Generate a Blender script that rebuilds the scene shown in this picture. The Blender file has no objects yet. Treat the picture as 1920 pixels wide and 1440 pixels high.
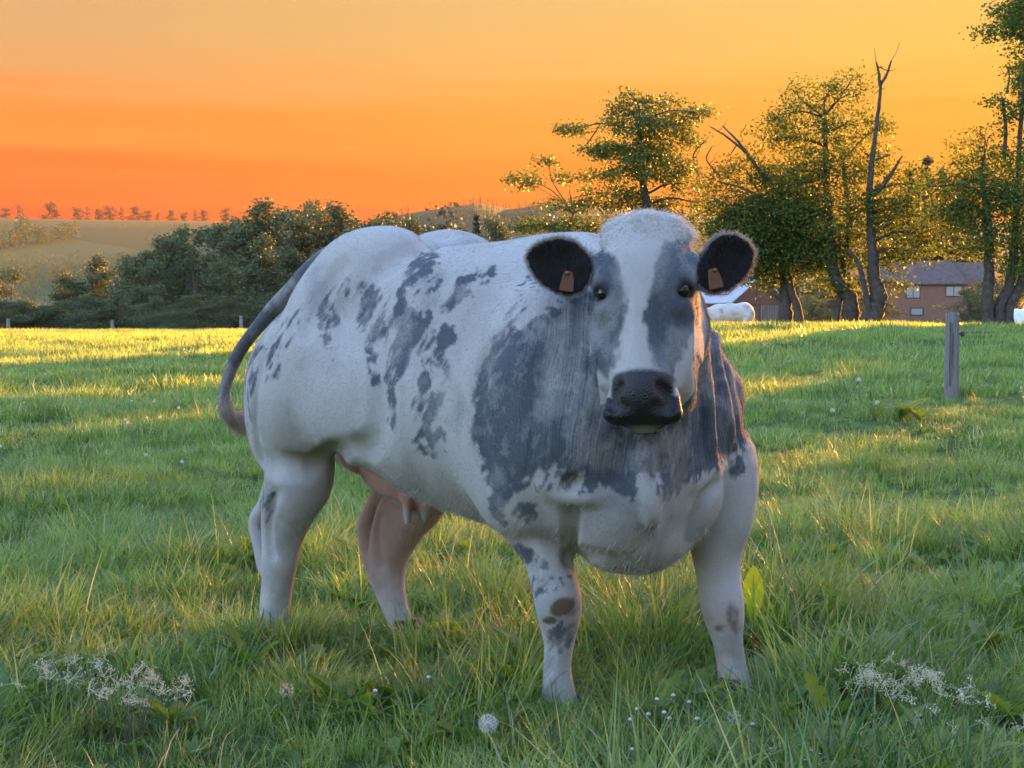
import bpy, bmesh, math, random
import numpy as np
from mathutils import Vector, Matrix

R = math.radians
random.seed(7)
rng = np.random.default_rng(11)
scene = bpy.context.scene
COL = scene.collection

# ------------------------------------------------------------------ camera
FPX = 2773.0                      # focal length in photo pixels (1920 wide)
CAM_H = 1.12
PITCH = math.atan(120.0 / FPX)    # horizon sits 120 px above the middle
cam_d = bpy.data.cameras.new('camera')
cam_d.sensor_width = 36.0
cam_d.lens = 36.0 * FPX / 1920.0
cam_d.clip_start = 0.05
cam_d.clip_end = 9000.0
cam = bpy.data.objects.new('camera', cam_d)
COL.objects.link(cam)
cam.location = (0, 0, CAM_H)
cam.rotation_euler = (R(90) - PITCH, 0, 0)
scene.camera = cam
cam_d.dof.use_dof = False


def ray(px, py):
    """direction (per metre of world Y) of a photo pixel"""
    xc, yc = (px - 960.0) / FPX, (720.0 - py) / FPX
    y = math.cos(PITCH) + yc * math.sin(PITCH)
    z = -math.sin(PITCH) + yc * math.cos(PITCH)
    return xc / y, z / y


def at(px, py, Y):
    a, b = ray(px, py)
    return Vector((a * Y, Y, CAM_H + b * Y))


# ------------------------------------------------------------------ sky and sun
HAZE_D = 0.000028
SKY_K = 0.108
SUN_AZ, SUN_EL = R(35.0), R(8.5)   # azimuth to the right of the view axis
sun_dir = Vector((math.sin(SUN_AZ) * math.cos(SUN_EL), math.cos(SUN_AZ) * math.cos(SUN_EL), math.sin(SUN_EL)))

world = bpy.data.worlds.new('World')
scene.world = world
world.use_nodes = True
_t = world.node_tree
_n, _l = _t.nodes, _t.links


def _m(op, a, b=None, c=None, clamp=False):
    nd = _n.new('ShaderNodeMath'); nd.operation = op; nd.use_clamp = clamp
    for i, v in enumerate((a, b, c)):
        if v is None: continue
        if isinstance(v, bpy.types.NodeSocket): _l.new(v, nd.inputs[i])
        else: nd.inputs[i].default_value = v
    return nd.outputs[0]


def _ramp(fac, stops, scale):
    nd = _n.new('ShaderNodeValToRGB'); _l.new(fac, nd.inputs[0])
    cr = nd.color_ramp; cr.interpolation = 'EASE'
    while len(cr.elements) < len(stops): cr.elements.new(0.5)
    for e, (p, c) in zip(cr.elements, stops):
        e.position = p / scale; e.color = (c[0] * .0887, c[1] * .0887, c[2] * .0887, 1)
    return nd.outputs[0]


def _mix(f, a, b):
    nd = _n.new('ShaderNodeMix'); nd.data_type = 'RGBA'
    for i, v in ((0, f), (6, a), (7, b)):
        if isinstance(v, bpy.types.NodeSocket): _l.new(v, nd.inputs[i])
        else: nd.inputs[i].default_value = v
    return nd.outputs[2]


# the blue of a clear evening comes from the Sky Texture, the sunset band from ramps over height, turned warm towards the sun
_bg = _n['Background']
_sky = _n.new('ShaderNodeTexSky')
_sky.sky_type = 'NISHITA'
_sky.sun_disc = False
_sky.sun_elevation = SUN_EL
_sky.sun_rotation = SUN_AZ
_sky.altitude = 400
_sky.air_density = 1.0
_sky.dust_density = 0.6
_tc = _n.new('ShaderNodeTexCoord')
_sx = _n.new('ShaderNodeSeparateXYZ'); _l.new(_tc.outputs['Generated'], _sx.inputs[0])
_el = _m('MULTIPLY', _m('ARCSINE', _sx.outputs['Z']), 180 / math.pi)
_hl = _m('SQRT', _m('ADD', _m('MULTIPLY', _sx.outputs['X'], _sx.outputs['X']), _m('MULTIPLY', _sx.outputs['Y'], _sx.outputs['Y'])))
_ca = _m('DIVIDE', _m('ADD', _m('MULTIPLY', _sx.outputs['X'], math.sin(SUN_AZ)), _m('MULTIPLY', _sx.outputs['Y'], math.cos(SUN_AZ))), _m('MAXIMUM', _hl, 0.001))
_az = _m('MULTIPLY', _m('ARCCOSINE', _m('MINIMUM', _m('MAXIMUM', _ca, -1), 1)), 180 / math.pi)      # degrees from the sun
_mp = _n.new('ShaderNodeMapping'); _l.new(_tc.outputs['Generated'], _mp.inputs[0]); _mp.inputs['Scale'].default_value = (1.3, 1.3, 34)
_ns = _n.new('ShaderNodeTexNoise'); _l.new(_mp.outputs[0], _ns.inputs['Vector'])
_ns.inputs['Scale'].default_value = 2.2; _ns.inputs['Detail'].default_value = 5; _ns.inputs['Roughness'].default_value = 0.55
_el2 = _m('ADD', _el, _m('MULTIPLY', _m('SUBTRACT', _ns.outputs['Fac'], 0.5), 3.2))
_e01 = _m('DIVIDE', _el2, 60.0, clamp=True)
far_band = [(0, (0.84, 0.080, 0.022)), (3.4, (0.96, 0.105, 0.018)), (5.2, (1.02, 0.180, 0.022)), (7.2, (0.99, 0.300, 0.050)), (11.0, (0.76, 0.42, 0.17)), (16, (0.62, 0.46, 0.30)), (28, (0.44, 0.47, 0.52)), (60, (0.36, 0.46, 0.66))]
near_band = [(0, (1.0, 0.27, 0.03)), (3.5, (1.0, 0.33, 0.025)), (6.5, (1.05, 0.44, 0.035)), (10, (1.08, 0.60, 0.10)), (13.5, (1.0, 0.64, 0.18)), (19, (0.80, 0.60, 0.32)), (30, (0.50, 0.50, 0.50)), (60, (0.36, 0.46, 0.66))]
_fw = _m('SMOOTH_MIN', 1.0, _m('DIVIDE', _m('SUBTRACT', _az, 12.0), 40.0, clamp=True), 0.1)
_warm = _mix(_fw, _ramp(_e01, near_band, 60.0), _ramp(_e01, far_band, 60.0))
_sk = _n.new('ShaderNodeMix'); _sk.data_type = 'RGBA'; _sk.blend_type = 'MULTIPLY'; _sk.inputs[0].default_value = 1.0
_l.new(_sky.outputs[0], _sk.inputs[6]); _sk.inputs[7].default_value = (SKY_K * 1.02, SKY_K * 1.0, SKY_K * 1.17, 1)
_tow = _m('SUBTRACT', 1.0, _m('DIVIDE', _m('SUBTRACT', _az, 60.0), 60.0, clamp=True))                # 1 towards the sunset, 0 behind the viewer
_low = _m('SUBTRACT', 1.0, _m('DIVIDE', _m('SUBTRACT', _el, 16.0), 30.0, clamp=True))
_fac = _m('MULTIPLY', _tow, _low)
_l.new(_mix(_fac, _sk.outputs[2], _warm), _bg.inputs['Color'])
_bg.inputs['Strength'].default_value = 1.0
sun_l = bpy.data.lights.new('sun', 'SUN')
sun_l.energy = 5.0
sun_l.angle = R(0.8)
sun_l.color = (1.0, 0.38, 0.055)
sun = bpy.data.objects.new('sun', sun_l)
COL.objects.link(sun)
sun.rotation_euler = (-sun_dir).to_track_quat('-Z', 'Y').to_euler()
sun.location = (20, 40, 30)

vs = scene.view_settings
vs.view_transform = 'Standard'
vs.look = 'None'
vs.exposure = 3.5
vs.gamma = 1.0
vs.use_curve_mapping = False
scene.cycles.use_denoising = True
scene.cycles.max_bounces = 8
scene.cycles.transparent_max_bounces = 16
scene.cycles.sample_clamp_indirect = 4.0


# ------------------------------------------------------------------ helpers
def tag(o, label=None, cat=None, group=None, kind=None):
    if label: o['label'] = label
    if cat: o['category'] = cat
    if group: o['group'] = group
    if kind: o['kind'] = kind
    return o


def mesh_obj(name, verts, faces, mat=None, parent=None, smooth=False, loc=None):
    me = bpy.data.meshes.new(name)
    if isinstance(verts, np.ndarray) and isinstance(faces, np.ndarray):
        nv, nf, k = len(verts), len(faces), faces.shape[1]
        me.vertices.add(nv)
        me.vertices.foreach_set('co', np.ascontiguousarray(verts, dtype=np.float32).ravel())
        me.loops.add(nf * k)
        me.loops.foreach_set('vertex_index', np.ascontiguousarray(faces, dtype=np.int32).ravel())
        me.polygons.add(nf)
        me.polygons.foreach_set('loop_start', np.arange(0, nf * k, k, dtype=np.int32))
        me.update(calc_edges=True)
    else:
        me.from_pydata([tuple(v) for v in verts], [], [tuple(f) for f in faces])
        me.update()
    if smooth:
        me.polygons.foreach_set('use_smooth', np.ones(len(me.polygons), dtype=bool))
    o = bpy.data.objects.new(name, me)
    COL.objects.link(o)
    if mat: me.materials.append(mat)
    if parent: o.parent = parent
    if loc is not None: o.location = loc
    return o


def set_attr(o, name, vals, kind='FLOAT', domain='POINT'):
    a = o.data.attributes.new(name, kind, domain)
    key = {'FLOAT': 'value', 'FLOAT_COLOR': 'color', 'FLOAT_VECTOR': 'vector'}[kind]
    a.data.foreach_set(key, np.ascontiguousarray(vals, dtype=np.float32).ravel())


def empty(name, loc=(0, 0, 0), rz=0.0):
    e = bpy.data.objects.new(name, None)
    COL.objects.link(e)
    e.location = loc
    e.rotation_euler = (0, 0, rz)
    e.empty_display_size = 0.2
    return e


class NT:
    """tiny node-tree builder"""
    def __init__(self, mat):
        self.t = mat.node_tree
        self.n = self.t.nodes
        self.l = self.t.links

    def add(self, typ, inputs=None, **props):
        nd = self.n.new(typ)
        for k, v in props.items():
            setattr(nd, k, v)
        for k, v in (inputs or {}).items():
            s = nd.inputs[k]
            if isinstance(v, bpy.types.NodeSocket):
                self.l.new(v, s)
            else:
                s.default_value = v
        return nd

    def math(self, op, a, b=None, c=None, clamp=False):
        nd = self.add('ShaderNodeMath', operation=op, use_clamp=clamp)
        for i, v in enumerate((a, b, c)):
            if v is None: continue
            if isinstance(v, bpy.types.NodeSocket): self.l.new(v, nd.inputs[i])
            else: nd.inputs[i].default_value = v
        return nd.outputs[0]

    def ramp(self, fac, stops, interp='LINEAR'):
        nd = self.add('ShaderNodeValToRGB', {'Fac': fac})
        cr = nd.color_ramp
        cr.interpolation = interp
        while len(cr.elements) < len(stops): cr.elements.new(0.5)
        for e, (p, c) in zip(cr.elements, stops):
            e.position = p
            e.color = (*c, 1) if len(c) == 3 else c
        return nd.outputs[0]

    def mix(self, fac, a, b, blend='MIX'):
        nd = self.add('ShaderNodeMix', data_type='RGBA', blend_type=blend)
        for i, v in ((0, fac), (6, a), (7, b)):
            if isinstance(v, bpy.types.NodeSocket): self.l.new(v, nd.inputs[i])
            else: nd.inputs[i].default_value = v if not isinstance(v, tuple) or len(v) == 4 else (*v, 1)
        return nd.outputs[2]

    def noise(self, scale, detail=4, vec=None, rough=0.55, dist=0.0):
        nd = self.add('ShaderNodeTexNoise', {'Scale': scale, 'Detail': detail, 'Roughness': rough, 'Distortion': dist})
        if vec is not None: self.l.new(vec, nd.inputs['Vector'])
        return nd.outputs['Fac']


def new_mat(name):
    m = bpy.data.materials.new(name)
    m.use_nodes = True
    nt = NT(m)
    b = nt.n['Principled BSDF']
    return m, nt, b


def simple_mat(name, col, rough=0.8, noise_scale=8.0, var=0.25, bump=0.0, coord='Object', spec=0.3):
    m, nt, b = new_mat(name)
    tc = nt.add('ShaderNodeTexCoord')
    n = nt.noise(noise_scale, 5, tc.outputs[coord])
    d = tuple(c * (1 - var) for c in col)
    u = tuple(min(1, c * (1 + var)) for c in col)
    c = nt.ramp(n, [(0.3, d), (0.7, u)])
    nt.l.new(c, b.inputs['Base Color'])
    b.inputs['Roughness'].default_value = rough
    b.inputs['Specular IOR Level'].default_value = spec
    if bump:
        bp = nt.add('ShaderNodeBump', {'Strength': bump, 'Distance': 0.02, 'Height': n})
        nt.l.new(bp.outputs[0], b.inputs['Normal'])
    return m

# ------------------------------------------------------------------ ground
def smooth(a, b, x):
    t = np.clip((x - a) / (b - a), 0, 1)
    return t * t * (3 - 2 * t)


RIDGE_PX = np.array([-900, 0, 350, 700, 760, 850, 900, 960, 1040, 1200, 1500, 1920, 2900], float)
RIDGE_PY = np.array([440, 427, 426, 428, 410, 396, 390, 400, 386, 402, 415, 430, 440], float)
RIDGE_R = 900.0


def ground_z(x, y):
    x = np.asarray(x, float); y = np.asarray(y, float)
    r = np.hypot(x, y)
    az = np.arctan2(x, np.maximum(y, 1e-6))
    az = np.where(y <= 0, np.sign(x) * 1.4, az)
    px = 960 + FPX * np.tan(np.clip(az, -0.9, 0.9))
    side = smooth(-14, 6, x)
    plateau = 0.50 + 0.42 * side
    z = plateau * smooth(8, 46, r) - 0.52 * side * smooth(49, 62, r)
    # small tussocky undulation, none right under the cow's hooves
    bump = 0.035 * np.sin(x * 1.7 + 1.3) * np.cos(y * 1.3 + 0.4) + 0.03 * np.sin(x * 0.73 - y * 0.9) + 0.05 * np.sin(y * 0.31 + x * 0.11 + 2.0)
    bump = bump * smooth(6.0, 11.0, r) * (1 - smooth(75, 100, r))
    drop = smooth(80, 150, r) * 5.0 * (1 - 0.8 * smooth(1000, 1900, px)) * (1 - smooth(300, 700, r))
    ridge_y = np.interp(px, RIDGE_PX, RIDGE_PY)
    ridge_z = CAM_H + (600 - ridge_y) / FPX * RIDGE_R
    hill = (ridge_z - plateau) * smooth(300, RIDGE_R, r) ** 1.15
    hill = hill * (1 - 0.35 * smooth(RIDGE_R, 1700, r))
    return z + bump - drop + hill


def build_ground():
    rad = np.concatenate([[0.3, 0.8], np.arange(1.3, 12, 0.30), np.geomspace(12, 80, 60), np.geomspace(83, 2600, 70)])
    ang = np.concatenate([np.linspace(-180, -32, 40, endpoint=False), np.linspace(-32, 32, 150), np.linspace(32, 180, 40)[1:-1]])
    A = np.radians(ang)
    X = rad[:, None] * np.sin(A)[None]; Y = rad[:, None] * np.cos(A)[None]
    Z = ground_z(X, Y)
    nr, na_ = X.shape
    V = np.stack([X, Y, Z], -1).reshape(-1, 3)
    i = np.arange(nr - 1)[:, None]; j = np.arange(na_)[None]
    j2 = (j + 1) % na_
    Q = np.stack(np.broadcast_arrays(i * na_ + j, i * na_ + j2, (i + 1) * na_ + j2, (i + 1) * na_ + j), -1).reshape(-1, 4)
    c = len(V)
    V = np.concatenate([V, [[0, 0, 0]]])
    Q = np.concatenate([Q, np.stack([np.full(na_, c), j2.ravel(), j.ravel(), np.full(na_, c)], 1)])
    o = mesh_obj('ground', V, Q[:-na_], None, None, smooth=True)
    m, nt, b = new_mat('meadow')
    geo = nt.add('ShaderNodeNewGeometry')
    P = geo.outputs['Position']
    big = nt.noise(0.09, 5, P, 0.6)
    mid = nt.noise(1.3, 5, P, 0.65)
    fin = nt.noise(14, 4, P, 0.7)
    c1 = nt.ramp(mid, [(0.3, (0.026, 0.052, 0.014)), (0.7, (0.062, 0.105, 0.026))])
    c2 = nt.mix(nt.math('MULTIPLY', fin, 0.5), c1, (0.085, 0.11, 0.03))
    # far fields and hillside pasture in strips
    sep = nt.add('ShaderNodeSeparateXYZ', {'Vector': P})
    dist = nt.add('ShaderNodeVectorMath', {0: P}, operation='LENGTH').outputs['Value']
    farf = nt.math('DIVIDE', nt.math('SUBTRACT', dist, 90.0), 60.0, clamp=True)
    fld = nt.noise(0.006, 2, P)
    c3 = nt.ramp(fld, [(0.42, (0.026, 0.056, 0.024)), (0.5, (0.042, 0.078, 0.032)), (0.58, (0.030, 0.044, 0.026))], 'CONSTANT')
    col = nt.mix(farf, c2, c3)
    nt.l.new(col, b.inputs['Base Color'])
    b.inputs['Roughness'].default_value = 0.95
    b.inputs['Specular IOR Level'].default_value = 0.1
    bp = nt.add('ShaderNodeBump', {'Strength': 0.6, 'Distance': 0.05, 'Height': fin})
    nt.l.new(bp.outputs[0], b.inputs['Normal'])
    o.data.materials.append(m)
    tag(o, kind='structure')
    return o


ground = build_ground()


# ------------------------------------------------------------------ grass
def leaf_mat(name, dark, lite, tint, trans=0.4, rough=0.55, scale=0.5, spec=0.3, amp=0.75):
    m, nt, b = new_mat(name)
    geo = nt.add('ShaderNodeNewGeometry')
    big = nt.noise(scale, 4, geo.outputs['Position'], 0.6)
    oi = nt.add('ShaderNodeObjectInfo')
    at_ = nt.add('ShaderNodeAttribute', attribute_name='tint').outputs['Fac']
    f = nt.math('ADD', nt.math('MULTIPLY', big, amp), nt.math('MULTIPLY', oi.outputs['Random'], 1.05 - amp))
    c = nt.ramp(f, [(0.30, dark), (0.72, lite)])
    c = nt.mix(at_, c, tint)
    nt.l.new(c, b.inputs['Base Color'])
    b.inputs['Roughness'].default_value = rough
    b.inputs['Specular IOR Level'].default_value = spec
    ct = nt.mix(1.0, c, (1.25, 1.25, 0.55), 'MULTIPLY')
    tr = nt.add('ShaderNodeBsdfTranslucent', {'Color': ct})
    mx = nt.add('ShaderNodeMixShader', {0: trans, 1: b.outputs[0], 2: tr.outputs[0]})
    nt.l.new(mx.outputs[0], nt.n['Material Output'].inputs['Surface'])
    return m


m_grass = leaf_mat('grass_blade', (0.042, 0.120, 0.030), (0.225, 0.365, 0.080), (0.58, 0.54, 0.29), 0.45, 0.40, scale=1.9, spec=0.32, amp=0.58)


def blade_arrays(base, heading, length, width, bend, lean, seg=4, twist=0.0):
    """vertices (2 per row) and quads of one curved blade"""
    V = []
    d = np.array((math.cos(heading), math.sin(heading), 0))
    sd = np.array((-d[1], d[0], 0))
    p = np.array(base, float)
    th = lean
    for k in range(seg + 1):
        t = k / seg
        w = width * (1 - t ** 1.7) * (0.75 + 0.25 * min(1, t * 4)) + 0.0003
        s2 = sd * math.cos(twist * t) + np.array((0, 0, 1)) * math.sin(twist * t)
        V += [p - s2 * w * 0.5, p + s2 * w * 0.5]
        st = length / seg
        p = p + (d * math.sin(th) + np.array((0, 0, 1)) * math.cos(th)) * st
        th += bend / seg
    Q = [(2 * k, 2 * k + 1, 2 * k + 3, 2 * k + 2) for k in range(seg)]
    return V, Q


proto_col = bpy.data.collections.new('grass_tufts')


def make_tuft(name, n, radius, lmin, lmax, wmin, wmax, rnd, straw=0.06, seg=4, flat=0.0):
    V, Q, T = [], [], []
    for _ in range(n):
        a = rnd.uniform(0, 2 * math.pi); r = radius * math.sqrt(rnd.random())
        bs = (r * math.cos(a), r * math.sin(a), -0.015)
        hd = a + rnd.gauss(0, 1.0)
        L = rnd.uniform(lmin, lmax)
        v, q = blade_arrays(bs, hd, L, rnd.uniform(wmin, wmax), rnd.uniform(0.3, 1.7), rnd.uniform(0.05, 0.55) + flat, seg, rnd.uniform(-0.6, 0.6))
        o = len(V)
        V += v; Q += [tuple(i + o for i in f) for f in q]
        tv = rnd.random()
        T += [(0.85 if tv < straw else rnd.random() ** 2 * 0.42)] * len(v)
    me = bpy.data.meshes.new(name)
    me.from_pydata([tuple(v) for v in V], [], Q)
    me.polygons.foreach_set('use_smooth', np.ones(len(me.polygons), dtype=bool))
    me.materials.append(m_grass)
    at_ = me.attributes.new('tint', 'FLOAT', 'POINT')
    at_.data.foreach_set('value', np.array(T, dtype=np.float32))
    o = bpy.data.objects.new(name, me)
    proto_col.objects.link(o)
    return o


_r = random.Random(3)
for k in range(5):   # 0-4 long near tufts
    make_tuft('a%02d_tuft' % k, 40, 0.075, 0.09, 0.25, 0.0035, 0.0085, _r, 0.05, 5)
for k in range(3):   # 5-7 thick tussocks
    make_tuft('b%02d_tuft' % k, 70, 0.10, 0.16, 0.36, 0.0035, 0.0085, _r, 0.07, 5)
for k in range(4):   # 8-11 short turf
    make_tuft('c%02d_tuft' % k, 42, 0.11, 0.05, 0.13, 0.004, 0.007, _r, 0.06, 3)
for k in range(4):   # 12-15 far turf, broad patches
    make_tuft('d%02d_tuft' % k, 70, 0.30, 0.05, 0.16, 0.008, 0.016, _r, 0.07, 2)


def make_rosette(name, rnd):
    """broad-leaved herb of the sward: clover, buttercup and dandelion leaves"""
    V, Q, T = [], [], []
    for k in range(9):
        L = rnd.uniform(0.06, 0.15); W = rnd.uniform(0.014, 0.030); hd = k * 2.4 + rnd.gauss(0, .3)
        d = np.array((math.cos(hd), math.sin(hd), 0)); sd = np.array((-d[1], d[0], 0)); up = np.array((0, 0, 1.0))
        p = np.array((rnd.gauss(0, .03), rnd.gauss(0, .03), 0.0)); th = rnd.uniform(.15, .7); bend = rnd.uniform(.4, 1.3); lobed = rnd.random() < .5
        o = len(V); n = 9; tv = rnd.random() ** 2 * .4
        for i in range(n + 1):
            t = i / n; w = W * math.sin(math.pi * min(1, .08 + .92 * t) ** 1.3) ** .8 * (1 - (.45 if lobed and i % 2 else 0)) + .001
            nr = up * math.sin(th) - d * math.cos(th)
            V += [p - sd * w + nr * w * .3, p, p + sd * w + nr * w * .3]; T += [tv] * 3
            p = p + (d * math.sin(th) + up * math.cos(th)) * L / n; th += bend / n
        for i in range(n):
            a = o + 3 * i
            Q += [(a, a + 1, a + 4, a + 3), (a + 1, a + 2, a + 5, a + 4)]
    me = bpy.data.meshes.new(name)
    me.from_pydata([tuple(v) for v in V], [], Q)
    me.polygons.foreach_set('use_smooth', np.ones(len(me.polygons), dtype=bool))
    me.materials.append(m_herb)
    me.attributes.new('tint', 'FLOAT', 'POINT').data.foreach_set('value', np.array(T, dtype=np.float32))
    proto_col.objects.link(bpy.data.objects.new(name, me))


m_herb = leaf_mat('herb_leaf', (0.080, 0.170, 0.045), (0.190, 0.300, 0.070), (0.40, 0.38, 0.10), 0.5, 0.4, scale=2.0)
for k in range(3): make_rosette('e%02d_herb' % k, _r)   # 16-18


def scatter_gn(name, pts, rotz, scale, idx, label, cat=None):
    me = bpy.data.meshes.new(name)
    me.vertices.add(len(pts))
    me.vertices.foreach_set('co', np.ascontiguousarray(pts, dtype=np.float32).ravel())
    for nm, vals, ty in (('rz', rotz, 'FLOAT'), ('sc', scale, 'FLOAT'), ('ix', idx, 'INT')):
        a = me.attributes.new(nm, ty, 'POINT')
        a.data.foreach_set('value', np.ascontiguousarray(vals, dtype=np.int32 if ty == 'INT' else np.float32))
    o = bpy.data.objects.new(name, me)
    COL.objects.link(o)
    ng = bpy.data.node_groups.new('scatter_' + name, 'GeometryNodeTree')
    ng.interface.new_socket('Geometry', in_out='INPUT', socket_type='NodeSocketGeometry')
    ng.interface.new_socket('Geometry', in_out='OUTPUT', socket_type='NodeSocketGeometry')
    N, L = ng.nodes, ng.links
    gi, go = N.new('NodeGroupInput'), N.new('NodeGroupOutput')
    ci = N.new('GeometryNodeCollectionInfo'); ci.inputs['Collection'].default_value = proto_col
    ci.inputs['Separate Children'].default_value = True
    ci.inputs['Reset Children'].default_value = True
    ip = N.new('GeometryNodeInstanceOnPoints')
    ip.inputs['Pick Instance'].default_value = True
    def named(nm, ty):
        a = N.new('GeometryNodeInputNamedAttribute'); a.data_type = ty; a.inputs['Name'].default_value = nm
        return a.outputs['Attribute']
    cx = N.new('ShaderNodeCombineXYZ'); L.new(named('rz', 'FLOAT'), cx.inputs['Z'])
    L.new(gi.outputs[0], ip.inputs['Points']); L.new(ci.outputs[0], ip.inputs['Instance'])
    L.new(named('ix', 'INT'), ip.inputs['Instance Index']); L.new(cx.outputs[0], ip.inputs['Rotation'])
    L.new(named('sc', 'FLOAT'), ip.inputs['Scale']); L.new(ip.outputs[0], go.inputs[0])
    md = o.modifiers.new('scatter', 'NODES'); md.node_group = ng
    tag(o, label, cat, kind='stuff')
    return o


def gy_to_Y(py_, px_=960):
    """distance at which the ground shows at this photo row"""
    a, b_ = ray(px_, py_)
    Y = CAM_H / -b_
    for _ in range(20):
        Y = (CAM_H - float(ground_z(a * Y, Y))) / -b_
    return Y


def grass_noise(P_):
    """smooth value noise on the field, 0..1"""
    P_ = P_[:, :2]
    I = np.floor(P_).astype(np.int64); F_ = P_ - I; W = F_ * F_ * (3 - 2 * F_)
    hs = lambda a, b: (((a * 73856093) ^ (b * 19349663)) * 83492791 & 0xFFFF) / 65535.0
    return (hs(I[:, 0], I[:, 1]) * (1 - W[:, 0]) + hs(I[:, 0] + 1, I[:, 1]) * W[:, 0]) * (1 - W[:, 1]) + (hs(I[:, 0], I[:, 1] + 1) * (1 - W[:, 0]) + hs(I[:, 0] + 1, I[:, 1] + 1) * W[:, 0]) * W[:, 1]


def grass_points():
    P, RZ, SC, IX = [], [], [], []
    def zone(r0, r1, dens, half, ids, s0, s1, clump):
        area = half * (r1 * r1 - r0 * r0)
        n = int(area * dens)
        r = np.sqrt(rng.uniform(r0 * r0, r1 * r1, n)); a = rng.uniform(-half, half, n)
        x, y = r * np.sin(a), r * np.cos(a)
        q = np.stack([x * 1.0, y * 1.0, np.zeros(n)], 1)
        hgt = 2.6 * (grass_noise(q * 1.1) - 0.5) + 1.9 * (grass_noise(q * 3.1 + 9) - 0.5)
        keep = rng.random(n) < 0.80 + 0.35 * hgt
        x, y, hgt = x[keep], y[keep], hgt[keep]
        n = len(x)
        P.append(np.stack([x, y, ground_z(x, y)], 1)); RZ.append(rng.uniform(0, 6.283, n))
        SC.append(rng.uniform(s0, s1, n) * np.clip(1 + 0.42 * hgt * clump, 0.45, 1.7)); IX.append(rng.choice(ids, n))
    zone(2.0, 6.5, 150, R(27), list(range(0, 5)), 0.5, 0.95, 1)
    zone(2.0, 8.0, 14, R(27), [5, 6, 7], 0.5, 1.05, 1)
    zone(2.0, 7.0, 30, R(27), [16, 17, 18], 0.7, 1.3, 1)
    zone(7.0, 14, 3, R(25), [16, 17, 18], 0.6, 1.0, 1)
    zone(2.0, 8.0, 70, R(27), [8, 9, 10, 11], 0.8, 1.3, 1)
    zone(2.0, 6.5, 60, R(27), [8, 9, 10, 11], 0.7, 1.2, 0)
    zone(6.5, 12, 80, R(25), list(range(0, 5)), 0.5, 0.85, 1)
    zone(8.0, 26, 70, R(24), [8, 9, 10, 11], 0.8, 1.3, 1)
    zone(8.0, 30, 1.2, R(24), [5, 6, 7], 0.45, 0.95, 1)
    zone(18, 88, 9, R(23), [12, 13, 14, 15], 0.8, 1.5, 1)
    # grass standing up round the hooves
    for (fx, fy, n, s_) in ((0.135, 4.10, 26, 0.55), (0.65, 4.22, 26, 0.55), (-0.807, 5.0, 46, 0.85)):
        x = fx + rng.normal(0, 0.085, n); y = fy - 0.07 + rng.normal(0, 0.06, n)
        P.append(np.stack([x, y, ground_z(x, y)], 1)); RZ.append(rng.uniform(0, 6.283, n)); SC.append(rng.uniform(0.7, 1.2, n) * s_); IX.append(rng.choice([0, 1, 2, 3, 4], n))
    P = np.concatenate(P); RZ = np.concatenate(RZ); SC = np.concatenate(SC); IX = np.concatenate(IX)
    keep = np.ones(len(P), bool)
    # cropped and trodden spots
    for (px_, gy, rad, sc) in ((1412, 1260, 0.30, 0.5), (1390, 1310, 0.25, 0.6), (230, 1420, 0.2, 0.75), (120, 1400, 0.2, 0.75), (1635, 1410, 0.3, 0.6), (1740, 1410, 0.35, 0.6), (1250, 1480, 0.30, 0.62), (915, 1500, 0.2, 0.65), (705, 1450, 0.15, 0.7),
                             (1050, 1345, 0.16, 0.6), (1382, 1320, 0.16, 0.6), (760, 1275, 0.34, 0.42), (740, 1240, 0.25, 0.5), (1375, 1345, 0.2, 0.6)):
        Yq = gy_to_Y(gy, px_); c = at(px_, gy, Yq)
        d = np.hypot(P[:, 0] - c.x, P[:, 1] - c.y)
        SC = SC * np.where(d < rad, sc + (1 - sc) * (d / rad) ** 2, 1)
    return P[keep], RZ[keep], SC[keep], IX[keep]


grass = scatter_gn('grass', *grass_points(), 'long green meadow grass covering the whole pasture', 'grass')
# ------------------------------------------------------------------ cow (implicit surface, meshed by surface nets)
COW_O = (-0.105, 4.625)
COW_H = R(45)
_c, _s = math.cos(COW_H), math.sin(COW_H)


def to_cow(p):
    dx, dy = p[0] - COW_O[0], p[1] - COW_O[1]
    return np.array((dx * _c - dy * _s, dx * _s + dy * _c, p[2]))


def to_world(q):
    q = np.asarray(q, dtype=float)
    u, v = q[..., 0], q[..., 1]
    return np.stack([COW_O[0] + u * _c + v * _s, COW_O[1] - u * _s + v * _c, q[..., 2]], -1)


def Pv(px, py, v):
    """photo pixel on the plane at lateral offset v of the cow"""
    a, b = ray(px, py)
    # (aY-Ox)*s + (Y-Oy)*c = v
    Y = (v + COW_O[0] * _s + COW_O[1] * _c) / (a * _s + _c)
    return to_cow((a * Y, Y, CAM_H + b * Y))


def PD(px, py, Y):
    return to_cow(at(px, py, Y))


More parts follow.
